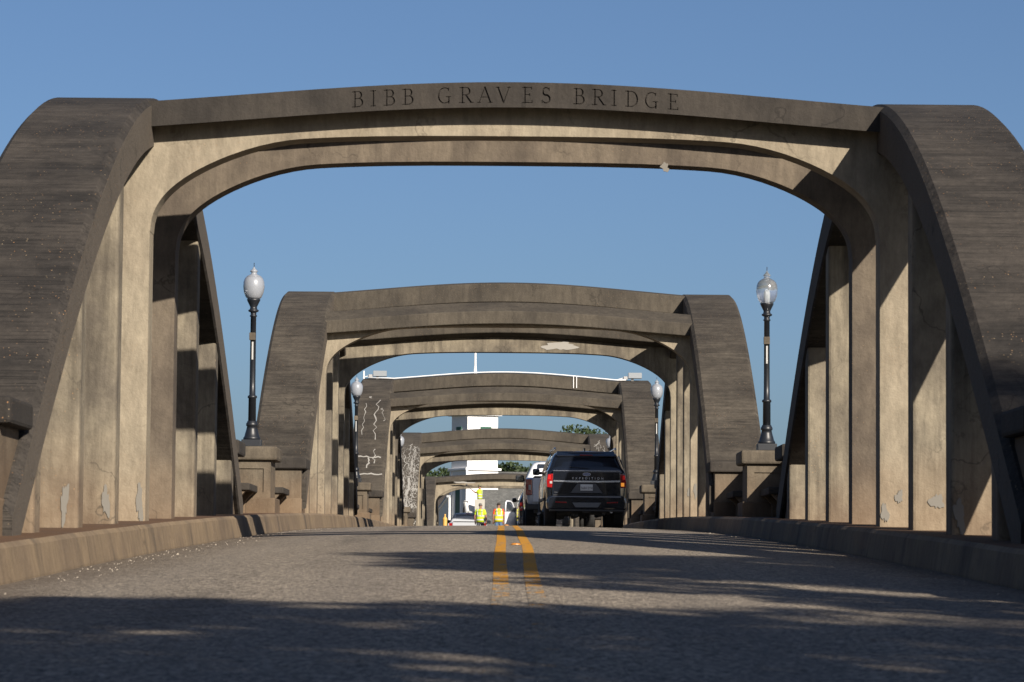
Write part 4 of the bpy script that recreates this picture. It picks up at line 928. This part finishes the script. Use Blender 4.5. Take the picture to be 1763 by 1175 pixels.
# ------------------------------------------------------------------ trees
def leafmat(name, a, b_):
    M = mat(name, a, .6, spec=.3); q = NT(M); v, oc = q.coords((1, 1, 1), rnd=True)
    q.l(q.mix(q.ramp(q.noise(v, .9, 3), .35, .65), a, b_), q.b.inputs['Base Color'])
    q.b.inputs['Subsurface Weight'].default_value = 0; return M
LEAF = leafmat('tree_leaves', (.020, .034, .013), (.036, .054, .020)); BARK = mat('bark', (.09, .07, .05), .95)
def leaves(centers, n, size, sq=.8):
    cs = np.array([c[:3] for c in centers]); rs = np.array([c[3] for c in centers]); pr = rs**2/np.sum(rs**2)
    idx = rng.choice(len(cs), n, p=pr); d = rng.normal(size=(n, 3)); d /= np.linalg.norm(d, axis=1)[:, None]
    rad = rs[idx]*rng.uniform(.35, 1.0, n)**.6; p = cs[idx]+d*rad[:, None]*np.array([1, 1, sq])
    a = rng.normal(size=(n, 3)); a /= np.linalg.norm(a, axis=1)[:, None]; b_ = np.cross(a, rng.normal(size=(n, 3))); b_ /= np.linalg.norm(b_, axis=1)[:, None]
    s_ = size*rng.uniform(.5, 1.2, n)[:, None]; V = np.empty((n*4, 3)); V[0::4] = p-a*s_; V[1::4] = p+b_*s_*.6; V[2::4] = p+a*s_; V[3::4] = p-b_*s_*.6
    me = bpy.data.meshes.new('crown'); me.vertices.add(n*4); me.vertices.foreach_set('co', V.ravel()); me.loops.add(n*4); me.loops.foreach_set('vertex_index', np.arange(n*4, dtype=np.int32))
    me.polygons.add(n); me.polygons.foreach_set('loop_start', np.arange(0, n*4, 4, dtype=np.int32)); me.update(); me.validate(); return me
def tree(loc, h, rad, label, n=3000, leaf=.22, grp='trees beyond the church', base=.35, nb=14, dens=.34, seed=1):
    rr = random.Random(seed); r = thing('tree', loc, label, 'tree', grp)
    cen = []
    for k in range(nb):
        zf = rr.uniform(base, .92); mr = rad*math.sin(math.pi*min(1, (zf-base)/(1-base)*.8+.15))
        a = rr.uniform(0, 6.28); q_ = mr*rr.uniform(.35, .95)
        cen.append((q_*math.cos(a), q_*math.sin(a), h*zf, rad*dens*rr.uniform(.7, 1.25)))
    cen.append((0, 0, h*.9, rad*.35))
    link('crown', leaves(cen, n, leaf), LEAF, r)
    b = MB(); b.tube([(0, 0, -.5), (.1, 0, h*.3), (.0, .1, h*.6), (0, 0, h*.85)], [h*.028, h*.022, h*.014, h*.004], 9)
    for c in cen[:-1]: b.tube([(0.05, .05, min(c[2]*.7, h*.6)), (c[0]*.5, c[1]*.5, c[2]*.88), (c[0], c[1], c[2])], [h*.010, h*.007, h*.003], 6)
    b.build('trunk', BARK, r); return r
ft = [(740, 365, 812, 4.2, 'bushy tree at far left, left of the pair beside the steeple'), (768, 372, 803, 3.4, 'round tree just left of the steeple'),
      (722, 372, 820, 4.0, 'low tree behind the fourth rib, leftmost of the distant trees'),
      (884, 372, 792, 3.6, 'round tree just right of the steeple'), (925, 375, 796, 3.8, 'tree behind the white pickup cab, right of the steeple'),
      (992, 400, 738, 3.6, 'tall tree showing above the fourth arch, left of a taller one'), (1020, 395, 730, 5.0, 'tallest distant tree, above the fourth arch beside the right rib'), (1062, 400, 742, 5.2, 'distant tree hidden mostly behind the third arch right rib')]
for k, (px, D, py, rad, lab) in enumerate(ft):
    zb_ = zd(D)-.4; h = CZ(py, D)-zb_
    tree((CX(px, D), D, zb_), h, rad*1.25, lab, 9000, .26, base=.30, seed=20+k, nb=22)
for k, (px, D, py) in enumerate([(797, 300, 872), (789, 303, 880)]):
    zb_ = zd(D)-.3; r_ = thing('shrub', (CX(px, D), D, zb_), ['dark shrub against the shaded tower wall, right of a smaller one', 'smaller dark shrub at the left foot of the tower'][k], 'shrub', 'shrubs by the church')
    hh = CZ(py, D)-zb_; link('foliage', leaves([(0, 0, hh*.3, .9), (0.2, 0, hh*.6, .75), (-.1, 0, hh*.82, .5)], 900, .14), LEAF, r_); MB().tube([(0, 0, -.2), (0, 0, hh*.7)], .05).build('stem', BARK, r_)
# trees beside the approach (to the right and behind the camera) that shade the near road
nearT = [(5.8, -4.2, 14.6, 3.6), (9.6, -3.6, 15.6, 3.1), (12.9, -5.6, 15.4, 3.3), (17.0, -3.4, 16.0, 3.3), (14.2, 4.4, 17.4, 3.6), (18.3, 2, 19.6, 2.7), (11.5, -14, 17, 5.2), (6.5, -15, 16.5, 5.0)]
NL = [7500, 6500, 7500, 7000, 15000, 12000, 9000, 9000]
for k, (x, y, h, rad) in enumerate(nearT):
    tree((x, y, gz(x, y)-.1), h, rad, 'leafy roadside tree beside the bridge approach, out of view to the right', NL[k], .17, 'roadside trees at the approach', base=.36, nb=30, seed=50+k)
